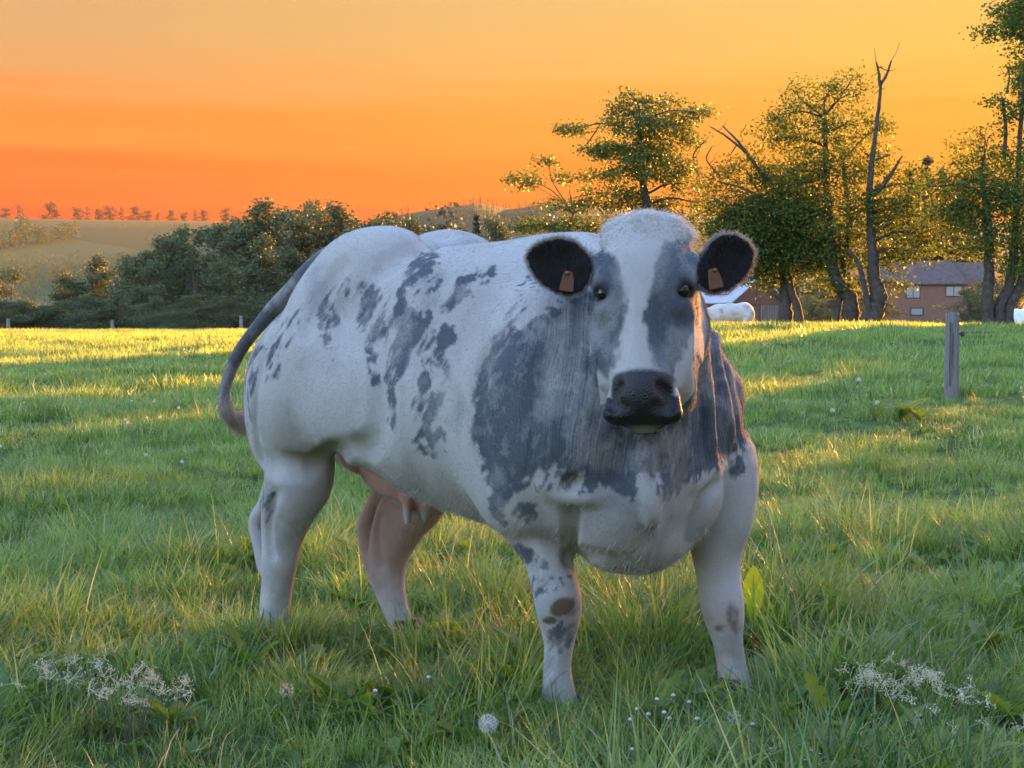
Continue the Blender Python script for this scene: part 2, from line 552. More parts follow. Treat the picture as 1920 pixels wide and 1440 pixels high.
class SDF:
    def __init__(self, lo, hi, h):
        self.lo = np.array(lo, float)
        self.h = h
        self.n = np.ceil((np.array(hi) - self.lo) / h).astype(int) + 1
        self.ax = [self.lo[i] + h * np.arange(self.n[i]) for i in range(3)]
        self.F = np.full(self.n, 1.0, np.float32)

    def box(self, lo, hi):
        a = np.clip(np.floor((np.array(lo) - self.lo) / self.h).astype(int), 0, self.n)
        b = np.clip(np.ceil((np.array(hi) - self.lo) / self.h).astype(int) + 1, 0, self.n)
        sl = tuple(slice(a[i], b[i]) for i in range(3))
        X = self.ax[0][sl[0]][:, None, None].astype(np.float32)
        Y = self.ax[1][sl[1]][None, :, None].astype(np.float32)
        Z = self.ax[2][sl[2]][None, None, :].astype(np.float32)
        return sl, X, Y, Z

    def merge(self, sl, d, k, op):
        f = self.F[sl]
        if op == 'add':
            hh = np.maximum(k - np.abs(f - d), 0) / k
            self.F[sl] = np.minimum(f, d) - hh * hh * k * 0.25
        else:
            d = -d
            hh = np.maximum(k - np.abs(f - d), 0) / k
            self.F[sl] = np.maximum(f, d) + hh * hh * k * 0.25

    def ell(self, c, r, rot=None, k=0.05, op='add'):
        """rot: 3x3 whose columns are the ellipsoid's axes"""
        c = np.asarray(c, float); r = np.asarray(r, float)
        m = (np.max(r) if rot is not None else r) + k + 2 * self.h
        sl, X, Y, Z = self.box(c - m, c + m)
        x, y, z = X - c[0], Y - c[1], Z - c[2]
        if rot is not None:
            M = np.asarray(rot, float).T
            x, y, z = (M[0, 0] * x + M[0, 1] * y + M[0, 2] * z, M[1, 0] * x + M[1, 1] * y + M[1, 2] * z,
                       M[2, 0] * x + M[2, 1] * y + M[2, 2] * z)
        k0 = np.sqrt((x / r[0]) ** 2 + (y / r[1]) ** 2 + (z / r[2]) ** 2)
        k1 = np.sqrt((x / r[0] ** 2) ** 2 + (y / r[1] ** 2) ** 2 + (z / r[2] ** 2) ** 2) + 1e-9
        self.merge(sl, k0 * (k0 - 1) / k1, k, op)

    def cone(self, a, b, ra, rb, k=0.05, op='add', flat=None):
        """capsule with linearly changing radius; flat=(axis, factor) squeezes it about its line"""
        a = np.asarray(a, float); b = np.asarray(b, float)
        m = max(ra, rb) * (1 if flat is None else max(1, 1 / flat[1])) + k + 2 * self.h
        sl, X, Y, Z = self.box(np.minimum(a, b) - m, np.maximum(a, b) + m)
        d = b - a
        L2 = float(d @ d) + 1e-12
        x, y, z = X - a[0], Y - a[1], Z - a[2]
        t = np.clip((x * d[0] + y * d[1] + z * d[2]) / L2, 0, 1)
        ex, ey, ez = x - t * d[0], y - t * d[1], z - t * d[2]
        r = ra + (rb - ra) * t
        if flat is not None:
            f = np.asarray(flat[0], float); f /= np.linalg.norm(f)
            q = (ex * f[0] + ey * f[1] + ez * f[2]) * (flat[1] - 1)
            ex, ey, ez = ex + q * f[0], ey + q * f[1], ez + q * f[2]
        self.merge(sl, np.sqrt(ex * ex + ey * ey + ez * ez) - r, k, op)

    def chain(self, pts, k=0.04, op='add', flat=None):
        for (p, r), (q, s) in zip(pts[:-1], pts[1:]):
            self.cone(p, q, r, s, k, op, flat)

    def spline(self, pts, k=0.015, n=5, op='add', flat=None):
        """chain through Catmull-Rom points [(pos, r)]"""
        P = [np.append(np.asarray(p, float), r) for p, r in pts]
        out = []
        for i in range(len(P) - 1):
            p0, p1, p2, p3 = P[max(i - 1, 0)], P[i], P[i + 1], P[min(i + 2, len(P) - 1)]
            for j in range(n):
                t = j / n
                out.append(0.5 * ((2 * p1) + (-p0 + p2) * t + (2 * p0 - 5 * p1 + 4 * p2 - p3) * t * t + (-p0 + 3 * p1 - 3 * p2 + p3) * t ** 3))
        out.append(P[-1])
        # union the pieces sharply first, then blend once with the rest
        lo = np.min([q[:3] - q[3] * 1.6 for q in out], 0) - k - 3 * self.h; hi = np.max([q[:3] + q[3] * 1.6 for q in out], 0) + k + 3 * self.h
        sl, X, Y, Z = self.box(lo, hi)
        D = None
        for a, b in zip(out[:-1], out[1:]):
            d = b[:3] - a[:3]; L2 = float(d @ d) + 1e-12
            x, y, z = X - a[0], Y - a[1], Z - a[2]
            t = np.clip((x * d[0] + y * d[1] + z * d[2]) / L2, 0, 1)
            ex, ey, ez = x - t * d[0], y - t * d[1], z - t * d[2]
            if flat is not None:
                f = np.asarray(flat[0], float); f = f / np.linalg.norm(f)
                q = (ex * f[0] + ey * f[1] + ez * f[2]) * (flat[1] - 1)
                ex, ey, ez = ex + q * f[0], ey + q * f[1], ez + q * f[2]
            dd = np.sqrt(ex * ex + ey * ey + ez * ez) - (a[3] + (b[3] - a[3]) * t)
            D = dd if D is None else np.minimum(D, dd)
        self.merge(sl, D, k, op)

    def hit(self, px, py):
        """first point of the surface seen at a photo pixel, and the outward normal there"""
        a, b = ray(px, py)
        Y = np.arange(3.2, 6.2, self.h * 0.5)
        dx, dy = a * Y - COW_O[0], Y - COW_O[1]
        Pq = np.stack([dx * _c - dy * _s, dx * _s + dy * _c, CAM_H + b * Y], 1)
        I = np.rint((Pq - self.lo) / self.h).astype(int)
        ok = np.all((I > 1) & (I < self.n - 2), 1)
        f = np.full(len(Y), 9.0)
        f[ok] = self.F[I[ok, 0], I[ok, 1], I[ok, 2]]
        w = np.where(f < 0)[0]
        if not len(w): return None
        i = I[w[0]]
        g_ = np.array([self.F[i[0] + 1, i[1], i[2]] - self.F[i[0] - 1, i[1], i[2]], self.F[i[0], i[1] + 1, i[2]] - self.F[i[0], i[1] - 1, i[2]], self.F[i[0], i[1], i[2] + 1] - self.F[i[0], i[1], i[2] - 1]], float)
        return Pq[w[0]], g_ / (np.linalg.norm(g_) + 1e-9)

    def groove(self, path, r, depth, k=0.02, ridge=False):
        """cut (or raise) a line over the surface, following photo pixels"""
        pts = []
        m = len(path)
        for i, (x, y) in enumerate(path):
            q = self.hit(x, y)
            if q is None: continue
            fade = math.sin(math.pi * (i + 0.6) / (m + 0.2)) ** 0.6
            p, nn = q
            pts.append((p - nn * (r - depth * fade) if ridge else p + nn * (r - depth * fade), r))
        if len(pts) > 1: self.spline(pts, k, 4, 'add' if ridge else 'sub')

    def plate(self, c, ax, bx, nx, poly, thick, cup, k=0.01):
        """thin cupped plate with a polygon outline; poly in metres along ax, bx"""
        poly = np.asarray(poly, float)
        R_ = np.max(np.hypot(poly[:, 0], poly[:, 1])) + thick + k + 3 * self.h
        sl, X, Y, Z = self.box(c - R_, c + R_)
        x, y, z = X - c[0], Y - c[1], Z - c[2]
        A = ax[0] * x + ax[1] * y + ax[2] * z; B = bx[0] * x + bx[1] * y + bx[2] * z; Nn = nx[0] * x + nx[1] * y + nx[2] * z
        ins = np.zeros(A.shape, bool); dist = np.full(A.shape, 9.0)
        n = len(poly)
        for i in range(n):
            x0, y0 = poly[i]; x1, y1 = poly[(i + 1) % n]
            cc = ((y0 > B) != (y1 > B)) & (A < (x1 - x0) * (B - y0) / ((y1 - y0) or 1e-9) + x0)
            ins ^= cc
            ex, ey = x1 - x0, y1 - y0
            t = np.clip(((A - x0) * ex + (B - y0) * ey) / (ex * ex + ey * ey + 1e-12), 0, 1)
            dist = np.minimum(dist, np.hypot(A - x0 - t * ex, B - y0 - t * ey))
        sd = np.where(ins, -dist, dist)
        mid = -cup * (1 - np.exp(-np.maximum(-sd, 0) / (cup * 0.9)))
        q0 = np.maximum(sd + thick * 0.5, 0); q1 = np.abs(Nn - mid)
        self.merge(sl, np.hypot(q0, q1) - thick * 0.5, k, 'add')

    def mesh(self):
        """naive surface nets -> verts, quads"""
        F = self.F
        S = F < 0
        nx, ny, nz = F.shape
        c = S[:-1, :-1, :-1].astype(np.int8)
        cnt = np.zeros((nx - 1, ny - 1, nz - 1), np.int8)
        for i in (0, 1):
            for j in (0, 1):
                for l in (0, 1):
                    cnt += S[i:nx - 1 + i, j:ny - 1 + j, l:nz - 1 + l]
        act = (cnt > 0) & (cnt < 8)
        idx = np.full(act.shape, -1, np.int32)
        I = np.argwhere(act)
        idx[act] = np.arange(len(I), dtype=np.int32)
        acc = np.zeros((len(I), 3)); num = np.zeros(len(I))
        corners = [(i, j, l) for i in (0, 1) for j in (0, 1) for l in (0, 1)]
        vals = {cn: F[I[:, 0] + cn[0], I[:, 1] + cn[1], I[:, 2] + cn[2]] for cn in corners}
        for cn in corners:
            for ax in range(3):
                if cn[ax] == 1: continue
                c2 = list(cn); c2[ax] = 1; c2 = tuple(c2)
                a, b = vals[cn], vals[c2]
                m = (a < 0) != (b < 0)
                t = np.where(m, a / np.where(m, a - b, 1), 0)
                pt = np.tile(np.array(cn, float), (len(I), 1))
                pt[:, ax] += t
                acc[m] += pt[m]; num[m] += 1
        V = self.lo + self.h * (I + acc / num[:, None])
        quads = []
        for ax in range(3):
            o1, o2 = (ax + 1) % 3, (ax + 2) % 3
            sl0 = [slice(1, -1)] * 3; sl1 = [slice(1, -1)] * 3
            sl0[ax] = slice(0, -1); sl1[ax] = slice(1, None)
            A, B = S[tuple(sl0)], S[tuple(sl1)]
            E = np.argwhere(A != B)
            ins = A[E[:, 0], E[:, 1], E[:, 2]]
            base = E.copy()
            for k2 in range(3):
                if k2 != ax: base[:, k2] += 1
            def cell(d1, d2):
                q = base.copy(); q[:, o1] -= d1; q[:, o2] -= d2
                return idx[q[:, 0], q[:, 1], q[:, 2]]
            Q = np.stack([cell(0, 0), cell(1, 0), cell(1, 1), cell(0, 1)], 1)
            Q[~ins] = Q[~ins][:, ::-1]
            quads.append(Q)
        return V, np.concatenate(quads)


def rotm(yaw=0, pitch=0, roll=0):
    return np.array(Matrix.Rotation(yaw, 3, 'Z') @ Matrix.Rotation(pitch, 3, 'Y') @ Matrix.Rotation(roll, 3, 'X'))


# head frame: origin between the eyes; fx forward (out of the face), fy to the cow's left, fz up along the face
HEAD_C = PD(1203, 541, 3.80)
_fw = to_cow((COW_O[0], COW_O[1], 0))  # unused origin (zeros)
_hw = np.array(to_cow((COW_O[0] - 0.22, COW_O[1] - 1.0, 0)))      # nearly straight at the camera
_hw = _hw / np.linalg.norm(_hw)
HEAD_TILT = R(20)                                               # muzzle pokes forward
HY = np.cross((0, 0, 1), _hw)
HX = _hw * math.cos(HEAD_TILT) + np.array((0, 0, 1)) * math.sin(HEAD_TILT)   # normal of the face plane (forward and a little up)
HZ = np.cross(HX, HY)
_roll = R(2.0)
HY, HZ = HY * math.cos(_roll) + HZ * math.sin(_roll), HZ * math.cos(_roll) - HY * math.sin(_roll)
HM = np.stack([HX, HY, HZ], 1)


def H(x, y, z):
    return HEAD_C + HM @ np.array((x, y, z), float)


TP = [(655, 462, 5.00), (600, 490, 5.12), (546, 543, 5.22), (494, 600, 5.32), (450, 658, 5.40), (427, 710, 5.44), (421, 750, 5.46), (430, 778, 5.48), (452, 789, 5.54), (480, 795, 5.60)]


def build_cow_sdf(h=0.009):
    S = SDF((-1.50, -0.72, -0.02), (1.5, 0.72, 1.56), h)
    # --- trunk: rounded barrel built from overlapping ellipsoids
    S.ell((0.06, 0.01, 0.94), (0.76, 0.34, 0.39), k=0.05)
    S.ell((0.06, 0.0, 0.85), (0.46, 0.375, 0.335), rotm(0, R(6), 0), k=0.10)              # belly
    S.ell((-0.22, 0.0, 0.93), (0.40, 0.36, 0.30), rotm(0, R(10), 0), k=0.10)
    S.ell((0.30, 0.02, 0.92), (0.48, 0.34, 0.42), k=0.10)              # rib cage
    S.cone((-0.56, 0, 1.10), (0.42, 0.02, 1.14), 0.16, 0.205, k=0.10)  # loin and back
    S.ell((0.04, -0.15, 1.145), (0.40, 0.17, 0.19), k=0.08)            # long back muscles
    S.ell((0.04, 0.15, 1.145), (0.40, 0.17, 0.19), k=0.08)
    # --- hindquarters
    for s in (-1, 1):
        S.ell((-0.34, 0.150 * s - 0.01, 1.215), (0.30, 0.155, 0.20), rotm(0, R(-12), 0), k=0.035)      # rump hump
        S.ell((-0.525, 0.150 * s, 1.06), (0.22, 0.16, 0.22), rotm(0, R(-35), 0), k=0.06)
        S.ell((-0.735, 0.165 * s, 0.86), (0.185, 0.165, 0.30), rotm(0, R(10), 0), k=0.05)         # buttock
        S.ell(Pv(575, 725, -0.22) * (1, -s, 1), (0.235, 0.17, 0.25), rotm(0, R(10), 0), k=0.035)  # round of the thigh
        S.ell((-0.42, 0.235 * s, 0.98), (0.17, 0.14, 0.26), rotm(0, R(-20), 0), k=0.08)
        S.ell((-0.34, 0.24 * s, 0.83), (0.14, 0.10, 0.16), rotm(0, R(-40), 0), k=0.09)        # flank fold
    # --- hind legs  (right one back, left one stepped under the body)
    hr = -0.20
    hip = np.array((-0.70, hr + 0.01, 0.74))
    S.spline([(hip, 0.135), (Pv(560, 890, hr), 0.125), (Pv(541, 950, hr), 0.100), (Pv(530, 1000, hr), 0.080), (Pv(525, 1050, hr), 0.066), (Pv(520, 1100, hr), 0.057), (Pv(516, 1140, hr), 0.056), (Pv(517, 1180, hr), 0.060)], k=0.03, flat=((0, 1, 0), 1.15))
    S.spline([(Pv(520, 890, hr), 0.040), (Pv(498, 945, hr), 0.030), (Pv(483, 978, hr), 0.031), (Pv(487, 1010, hr), 0.030), (Pv(502, 1065, hr), 0.032)], k=0.022)   # Achilles tendon and point of hock
    hl = 0.13
    S.spline([(np.array((-0.53, 0.18, 0.76)), 0.145), (Pv(785, 915, hl), 0.115), (Pv(752, 975, hl), 0.098), (Pv(730, 1030, hl), 0.078), (Pv(727, 1080, hl), 0.063), (Pv(738, 1130, hl), 0.050), (Pv(752, 1170, hl), 0.046), (Pv(764, 1212, hl), 0.056)], k=0.03, flat=((0, 1, 0), 1.12))
    S.spline([(Pv(722, 915, hl), 0.040), (Pv(698, 955, hl), 0.031), (Pv(686, 993, hl), 0.031), (Pv(694, 1040, hl), 0.031), (Pv(708, 1085, hl), 0.030)], k=0.022)
    # --- udder and teats
    S.ell(Pv(742, 893, 0.0), (0.15, 0.10, 0.075), rotm(0, R(18), 0), k=0.05)
    S.ell(Pv(800, 930, 0.05), (0.09, 0.08, 0.07), k=0.04)
    S.cone(Pv(764, 935, -0.05), Pv(764, 978, -0.05), 0.017, 0.011, k=0.025)
    S.cone(Pv(800, 950, 0.0), Pv(797, 972, 0.0), 0.017, 0.011, k=0.025)
    # --- tail
    tp = [(TP[i][0], TP[i][1], TP[i][2], r) for i, r in enumerate((.045, .034, .0275, .0245, .0225, .0205, .020, .022, .020, .012))]
    S.spline([(PD(x, y, d), r) for x, y, d, r in tp], k=0.02, n=4)
    # --- shoulders, chest, brisket
    S.ell((0.48, -0.255, 0.86), (0.24, 0.15, 0.36), rotm(0, R(14), 0), k=0.08)
    S.ell((0.58, 0.225, 0.82), (0.21, 0.14, 0.31), rotm(0, R(14), 0), k=0.08)
    S.ell((0.63, -0.25, 0.80), (0.16, 0.13, 0.20), k=0.08)             # points of the shoulders
    S.ell((0.68, 0.225, 0.85), (0.14, 0.125, 0.17), k=0.07)
    S.ell((0.58, 0.01, 0.78), (0.30, 0.30, 0.33), k=0.09)              # chest
    S.ell((0.66, -0.15, 0.64), (0.20, 0.15, 0.18), k=0.06)
    S.ell((0.68, 0.06, 0.64), (0.20, 0.15, 0.17), k=0.03)              # brisket
    S.ell((0.68, -0.05, 0.51), (0.14, 0.13, 0.10), k=0.08)
    S.ell((0.36, 0.01, 1.12), (0.28, 0.21, 0.225), rotm(0, R(4), 0), k=0.08)   # withers
    # --- front legs
    f_ = -0.19
    S.spline([(np.array((0.50, -0.24, 0.82)), 0.15), (Pv(1005, 880, f_), 0.128), (Pv(1012, 945, f_), 0.104), (Pv(1019, 1000, f_), 0.086), (Pv(1031, 1060, f_), 0.069), (Pv(1044, 1120, f_), 0.066), (Pv(1048, 1155, f_), 0.060), (Pv(1047, 1200, f_), 0.043), (Pv(1044, 1245, f_), 0.038), (Pv(1045, 1282, f_), 0.043), (Pv(1048, 1322, f_), 0.052)], k=0.022)
    S.ell(Pv(985, 960, f_ - 0.02), (0.07, 0.055, 0.115), k=0.04)                    # forearm muscle
    S.ell(Pv(1050, 1128, f_ - 0.015), (0.050, 0.050, 0.058), k=0.03)              # knee
    vl = 0.27
    S.spline([(np.array((0.66, 0.24, 0.82)), 0.135), (Pv(1346, 880, vl), 0.118), (Pv(1346, 945, vl), 0.102), (Pv(1344, 1000, vl), 0.086), (Pv(1345, 1060, vl), 0.068), (Pv(1352, 1120, vl), 0.062), (Pv(1357, 1155, vl), 0.057), (Pv(1364, 1200, vl), 0.043), (Pv(1370, 1240, vl), 0.041), (Pv(1376, 1275, vl), 0.046), (Pv(1381, 1305, vl), 0.055)], k=0.022)
    S.ell(Pv(1357, 1130, vl - 0.015), (0.046, 0.046, 0.056), k=0.03)
    S.ell(Pv(1372, 950, vl), (0.06, 0.05, 0.11), k=0.04)
    # --- neck
    nb = H(-0.26, 0.0, -0.02)
    S.cone((0.46, 0.0, 1.04), nb, 0.27, 0.155, k=0.09)
    S.cone((0.64, 0.0, 0.84), H(-0.22, 0.0, -0.18), 0.22, 0.12, k=0.08)
    S.cone((0.76, 0.0, 0.66), H(-0.20, 0.0, -0.20), 0.09, 0.06, k=0.08)      # dewlap
    S.chain([(H(-0.20, 0.0, -0.25), 0.03), (PD(1215, 860, 3.90), 0.035), (PD(1218, 925, 3.88), 0.026), (PD(1220, 965, 3.88), 0.012)], k=0.05)   # dewlap flap
    S.cone((0.44, 0.0, 1.17), H(-0.20, 0, 0.13), 0.12, 0.09, k=0.10)         # crest
    return S


# ears: outline read off the photograph, set at the head's own distance and given a cupped thickness
def _ear(sd, outline, Yc, turn):
    pts = [(x, y) for x, y in outline]
    cx, cy = np.mean([p[0] for p in pts]), np.mean([p[1] for p in pts])
    c = PD(cx, cy, Yc)
    aw = np.array((math.cos(turn), math.sin(turn), 0.0)); nw = np.array((math.sin(turn), -math.cos(turn), 0.0))
    cu = lambda d: np.array((d[0] * _c - d[1] * _s, d[0] * _s + d[1] * _c, d[2]))
    mm = Yc / FPX
    poly = [((x - cx) * mm / math.cos(turn), -(y - cy) * mm) for x, y in pts]
    rx = min(pts, key=lambda p: -p[0] * -sd)[0]
    return dict(c=c, a=cu(aw), b=np.array((0, 0, 1.0)), n=cu(nw), poly=poly, root=PD(1100 if sd < 0 else 1310, 497, Yc + 0.02))


EARS = [(-1, _ear(-1, [(1106, 500), (1098, 474), (1078, 455), (1050, 447), (1022, 452), (999, 464), (988, 480), (996, 505), (1014, 528), (1040, 547), (1068, 553), (1090, 546), (1102, 526)], 3.885, R(-14))),
        (1, _ear(1, [(1306, 512), (1318, 478), (1334, 452), (1356, 440), (1382, 441), (1404, 453), (1416, 472), (1410, 500), (1392, 526), (1366, 543), (1336, 548), (1314, 538)], 3.845, R(16)))]


def build_head_sdf(S):
    e = S.ell
    # skull box, forehead, nose bridge, muzzle, jaw
    e(H(-0.11, 0, 0.07), (0.13, 0.122, 0.125), HM, k=0.05)
    e(H(-0.040, 0, 0.045), (0.065, 0.108, 0.125), HM, k=0.05)          # forehead
    e(H(-0.085, 0, 0.165), (0.080, 0.112, 0.062), HM, k=0.05)          # poll
    e(H(-0.085, 0, 0.182), (0.060, 0.090, 0.034), HM, k=0.05)
    S.cone(H(-0.11, 0, 0.0), H(-0.080, 0, -0.25), 0.112, 0.074, k=0.05)   # face
    S.cone(H(-0.045, 0, -0.05), H(-0.04, 0, -0.25), 0.055, 0.045, k=0.05)  # nose bridge
    S.cone(H(-0.19, 0.0, -0.08), H(-0.14, 0, -0.25), 0.090, 0.055, k=0.05)  # jaw
    for s in (-1, 1):
        e(H(-0.150, 0.092 * s, -0.12), (0.085, 0.042, 0.115), HM, k=0.05)     # cheek
        e(H(-0.055, 0.104 * s, 0.035), (0.055, 0.032, 0.034), HM, k=0.03)    # brow
        e(H(-0.07, 0.098 * s, -0.035), (0.05, 0.028, 0.03), HM, k=0.03)     # under the eye
    e(H(-0.062, 0, -0.275), (0.062, 0.084, 0.058), HM, k=0.03)          # muzzle
    e(H(-0.050, 0, -0.268), (0.050, 0.060, 0.050), HM, k=0.03)
    e(H(-0.062, 0.048, -0.292), (0.055, 0.046, 0.044), HM, k=0.02)
    e(H(-0.062, -0.048, -0.292), (0.055, 0.046, 0.044), HM, k=0.02)
    e(H(-0.055, 0.060, -0.318), (0.050, 0.042, 0.026), HM, k=0.02)      # upper lip corners
    e(H(-0.055, -0.060, -0.318), (0.050, 0.042, 0.026), HM, k=0.02)
    e(H(-0.115, 0, -0.315), (0.062, 0.058, 0.036), HM, k=0.02)           # chin
    for s in (-1, 1):
        S.spline([(H(-0.002, 0.050 * s, -0.258), 0.008), (H(-0.004, 0.063 * s, -0.266), 0.011), (H(-0.010, 0.068 * s, -0.285), 0.013), (H(-0.008, 0.058 * s, -0.302), 0.009)], k=0.012, op='sub')   # comma nostrils
        e(H(-0.026, 0.118 * s, 0.0), (0.028, 0.018, 0.015), HM @ rotm(R(30) * s, 0, 0), k=0.010, op='sub')       # eye socket
        S.chain([(H(-0.060, 0.112 * s, 0.006), 0.008), (H(-0.032, 0.116 * s, 0.019), 0.009), (H(-0.006, 0.096 * s, 0.004), 0.007)], k=0.012)   # upper lid
    for sd, E in EARS:
        S.spline([(H(-0.11, 0.085 * sd, 0.092), 0.042), (E['root'], 0.030), (E['root'] * .6 + E['c'] * .4 - E['n'] * 0.014, 0.020)], k=0.025)
        S.plate(E['c'], E['a'], E['b'], E['n'], E['poly'], 0.0165, 0.026, k=0.012)
    e(H(-0.02, 0, -0.345), (0.05, 0.07, 0.005), HM, k=0.012, op='sub')      # mouth line
    return S


def vnoise(P, seed=0):
    """value noise in 0..1 for an (N,3) array"""
    P = np.asarray(P, float)
    I = np.floor(P).astype(np.int64); Fr = P - I
    W = Fr * Fr * (3 - 2 * Fr)
    def hsh(x, y, z):
        n = (x * 374761393 + y * 668265263 + z * 2147483647 + seed * 974634777) & 0xFFFFFFFF
        n = ((n ^ (n >> 13)) * 1274126177) & 0xFFFFFFFF
        return ((n ^ (n >> 16)) & 0xFFFF) / 65535.0
    out = 0
    for i in (0, 1):
        for j in (0, 1):
            for l in (0, 1):
                w = (W[:, 0] if i else 1 - W[:, 0]) * (W[:, 1] if j else 1 - W[:, 1]) * (W[:, 2] if l else 1 - W[:, 2])
                out = out + w * hsh(I[:, 0] + i, I[:, 1] + j, I[:, 2] + l)
    return out


def fbm(P, seed=0, oct=4):
    o, a, t = 0, 0.5, 0
    P = np.asarray(P, float)
    for k in range(oct):
        o = o + a * vnoise(P, seed + k); t += a
        P = P * 2.03 + 17.1; a *= 0.55
    return o / t


def project(W):
    d = W - np.array((0, 0, CAM_H))
    cp, sp = math.cos(PITCH), math.sin(PITCH)
    f = d[:, 1] * cp - d[:, 2] * sp
    up = d[:, 1] * sp + d[:, 2] * cp
    return 960 + FPX * d[:, 0] / f, 720 - FPX * up / f


def sstep(a, b, x):
    t = np.clip((x - a) / (b - a), 0, 1)
    return t * t * (3 - 2 * t)


def in_poly(px, py, poly, soft=14.0):
    """signed soft inside test: 1 inside .. 0 outside"""
    n = len(poly)
    ins = np.zeros(len(px), bool)
    dist = np.full(len(px), 1e9)
    for i in range(n):
        x0, y0 = poly[i]; x1, y1 = poly[(i + 1) % n]
        c = ((y0 > py) != (y1 > py)) & (px < (x1 - x0) * (py - y0) / ((y1 - y0) or 1e-9) + x0)
        ins ^= c
        dx, dy = x1 - x0, y1 - y0
        t = np.clip(((px - x0) * dx + (py - y0) * dy) / (dx * dx + dy * dy + 1e-9), 0, 1)
        dist = np.minimum(dist, np.hypot(px - x0 - t * dx, py - y0 - t * dy))
    sd = np.where(ins, dist, -dist)
    return sstep(-soft, soft, sd)


def blob(px, py, cx, cy, rx, ry, ang):
    if ry > rx: rx, ry = ry, rx
    a = R(ang)
    x, y = px - cx, -(py - cy)
    X = x * math.cos(a) + y * math.sin(a); Y = -x * math.sin(a) + y * math.cos(a)
    return np.clip(1.25 - ((X / rx) ** 2 + (Y / ry) ** 2) * 0.75, 0, 1)


def vnormals(V, Q):
    a = np.cross(V[Q[:, 2]] - V[Q[:, 0]], V[Q[:, 3]] - V[Q[:, 1]])
    N = np.zeros_like(V)
    for k in range(4): np.add.at(N, Q[:, k], a)
    return N / (np.linalg.norm(N, axis=1, keepdims=True) + 1e-12)


S = build_cow_sdf(0.0064)
build_head_sdf(S)
for path, r_, dp, rg_ in [
        ([(490, 862), (525, 876), (565, 872), (600, 858), (640, 842), (680, 836)], 0.045, 0.016, False),          # under the round of the thigh
        ([(706, 640), (712, 700), (712, 760), (704, 815), (690, 848)], 0.060, 0.016, False),                        # thigh to flank
        ([(505, 640), (487, 700), (479, 760), (480, 820), (492, 862)], 0.016, 0.010, False),                        # between the buttock muscles
        ([(840, 440), (800, 462), (760, 480), (720, 500)], 0.050, 0.010, False),
        ([(640, 500), (600, 560), (575, 620)], 0.050, 0.008, False),
        ([(935, 640), (905, 700), (895, 770), (903, 840), (925, 905)], 0.040, 0.013, False),                        # behind the shoulder
        ([(1072, 905), (1070, 945), (1068, 1000), (1072, 1050)], 0.020, 0.022, False),                              # foreleg against the chest
        ([(1338, 900), (1318, 940), (1300, 985), (1292, 1020)], 0.020, 0.018, False),
        ([(1020, 918), (1050, 930), (1090, 934), (1130, 930)], 0.022, 0.010, True),                                 # shelf of the chest
        ([(1300, 905), (1330, 890), (1360, 872)], 0.022, 0.008, True),
        ([(1222, 960), (1222, 1000), (1212, 1040), (1196, 1076)], 0.012, 0.007, True),                              # brisket seam
        ([(1060, 1046), (1110, 1040), (1160, 1050)], 0.03, 0.006, False),
        ([(1010, 700), (1000, 770), (1005, 830), (1030, 870)], 0.05, 0.012, False),                                 # neck into shoulder
        ([(1332, 610), (1342, 680), (1348, 760), (1346, 840)], 0.012, 0.014, False),                                # neck folds
        ([(1358, 680), (1372, 740), (1380, 800), (1376, 845)], 0.012, 0.013, False),
        ([(1318, 700), (1322, 770), (1312, 850)], 0.012, 0.010, False),
        ([(1120, 790), (1130, 850), (1150, 900)], 0.014, 0.008, False),
        ([(1150, 840), (1172, 880), (1196, 925)], 0.016, 0.009, True),
        ([(1268, 840), (1252, 885), (1234, 925)], 0.016, 0.009, True),
        ([(1206, 860), (1212, 900), (1217, 935), (1221, 962), (1223, 976)], 0.018, 0.020, True),                 # hanging flap of the dewlap
        ([(518, 925), (506, 965), (503, 1005), (510, 1040)], 0.012, 0.013, False),                                  # hock hollows
        ([(724, 935), (708, 975), (706, 1020), (716, 1060)], 0.012, 0.013, False),
        ([(985, 1010), (1005, 1060), (1018, 1100)], 0.012, 0.006, False),
        ([(1022, 1175), (1032, 1215), (1030, 1255)], 0.008, 0.005, False),                                          # tendon behind the cannon bone
        ([(1388, 1185), (1384, 1215), (1388, 1250)], 0.008, 0.005, False),
        ([(1158, 728), (1146, 738), (1145, 754), (1156, 766), (1168, 768)], 0.012, 0.026, False),                          # comma nostrils
        ([(1243, 728), (1255, 738), (1257, 754), (1247, 766), (1234, 768)], 0.012, 0.026, False),
        ([(1112, 600), (1116, 660), (1128, 715)], 0.012, 0.006, True),                                              # cheek bones
        ([(1294, 600), (1292, 660), (1272, 720)], 0.012, 0.006, True),
        ([(1168, 560), (1166, 620), (1160, 680)], 0.014, 0.005, False),
        ([(1236, 560), (1238, 620), (1240, 680)], 0.014, 0.005, False)]:
    S.groove(path, r_, dp * (1.4 if r_ >= 0.02 else 1.0), 0.025, rg_)
CV, CQ = S.mesh()
del S
CN = vnormals(CV, CQ)
hl = (CV - HEAD_C) @ HM                       # head-frame coordinates
is_head = (hl[:, 0] > -0.215) & (np.abs(hl[:, 1]) < 0.150) & (hl[:, 2] > -0.40) & (hl[:, 2] < 0.30)
is_head &= ~((hl[:, 2] < -0.14) & ((np.abs(hl[:, 1]) > 0.125) | (hl[:, 0] < -0.170)))
is_head &= ~((hl[:, 2] < -0.26) & ((np.abs(hl[:, 1]) > 0.105) | (hl[:, 0] < -0.150)))
is_head &= ~((hl[:, 2] < -0.345) & (hl[:, 0] < -0.125))
earw = np.zeros(len(CV)); earin = np.zeros(len(CV)); earrim = np.zeros(len(CV))
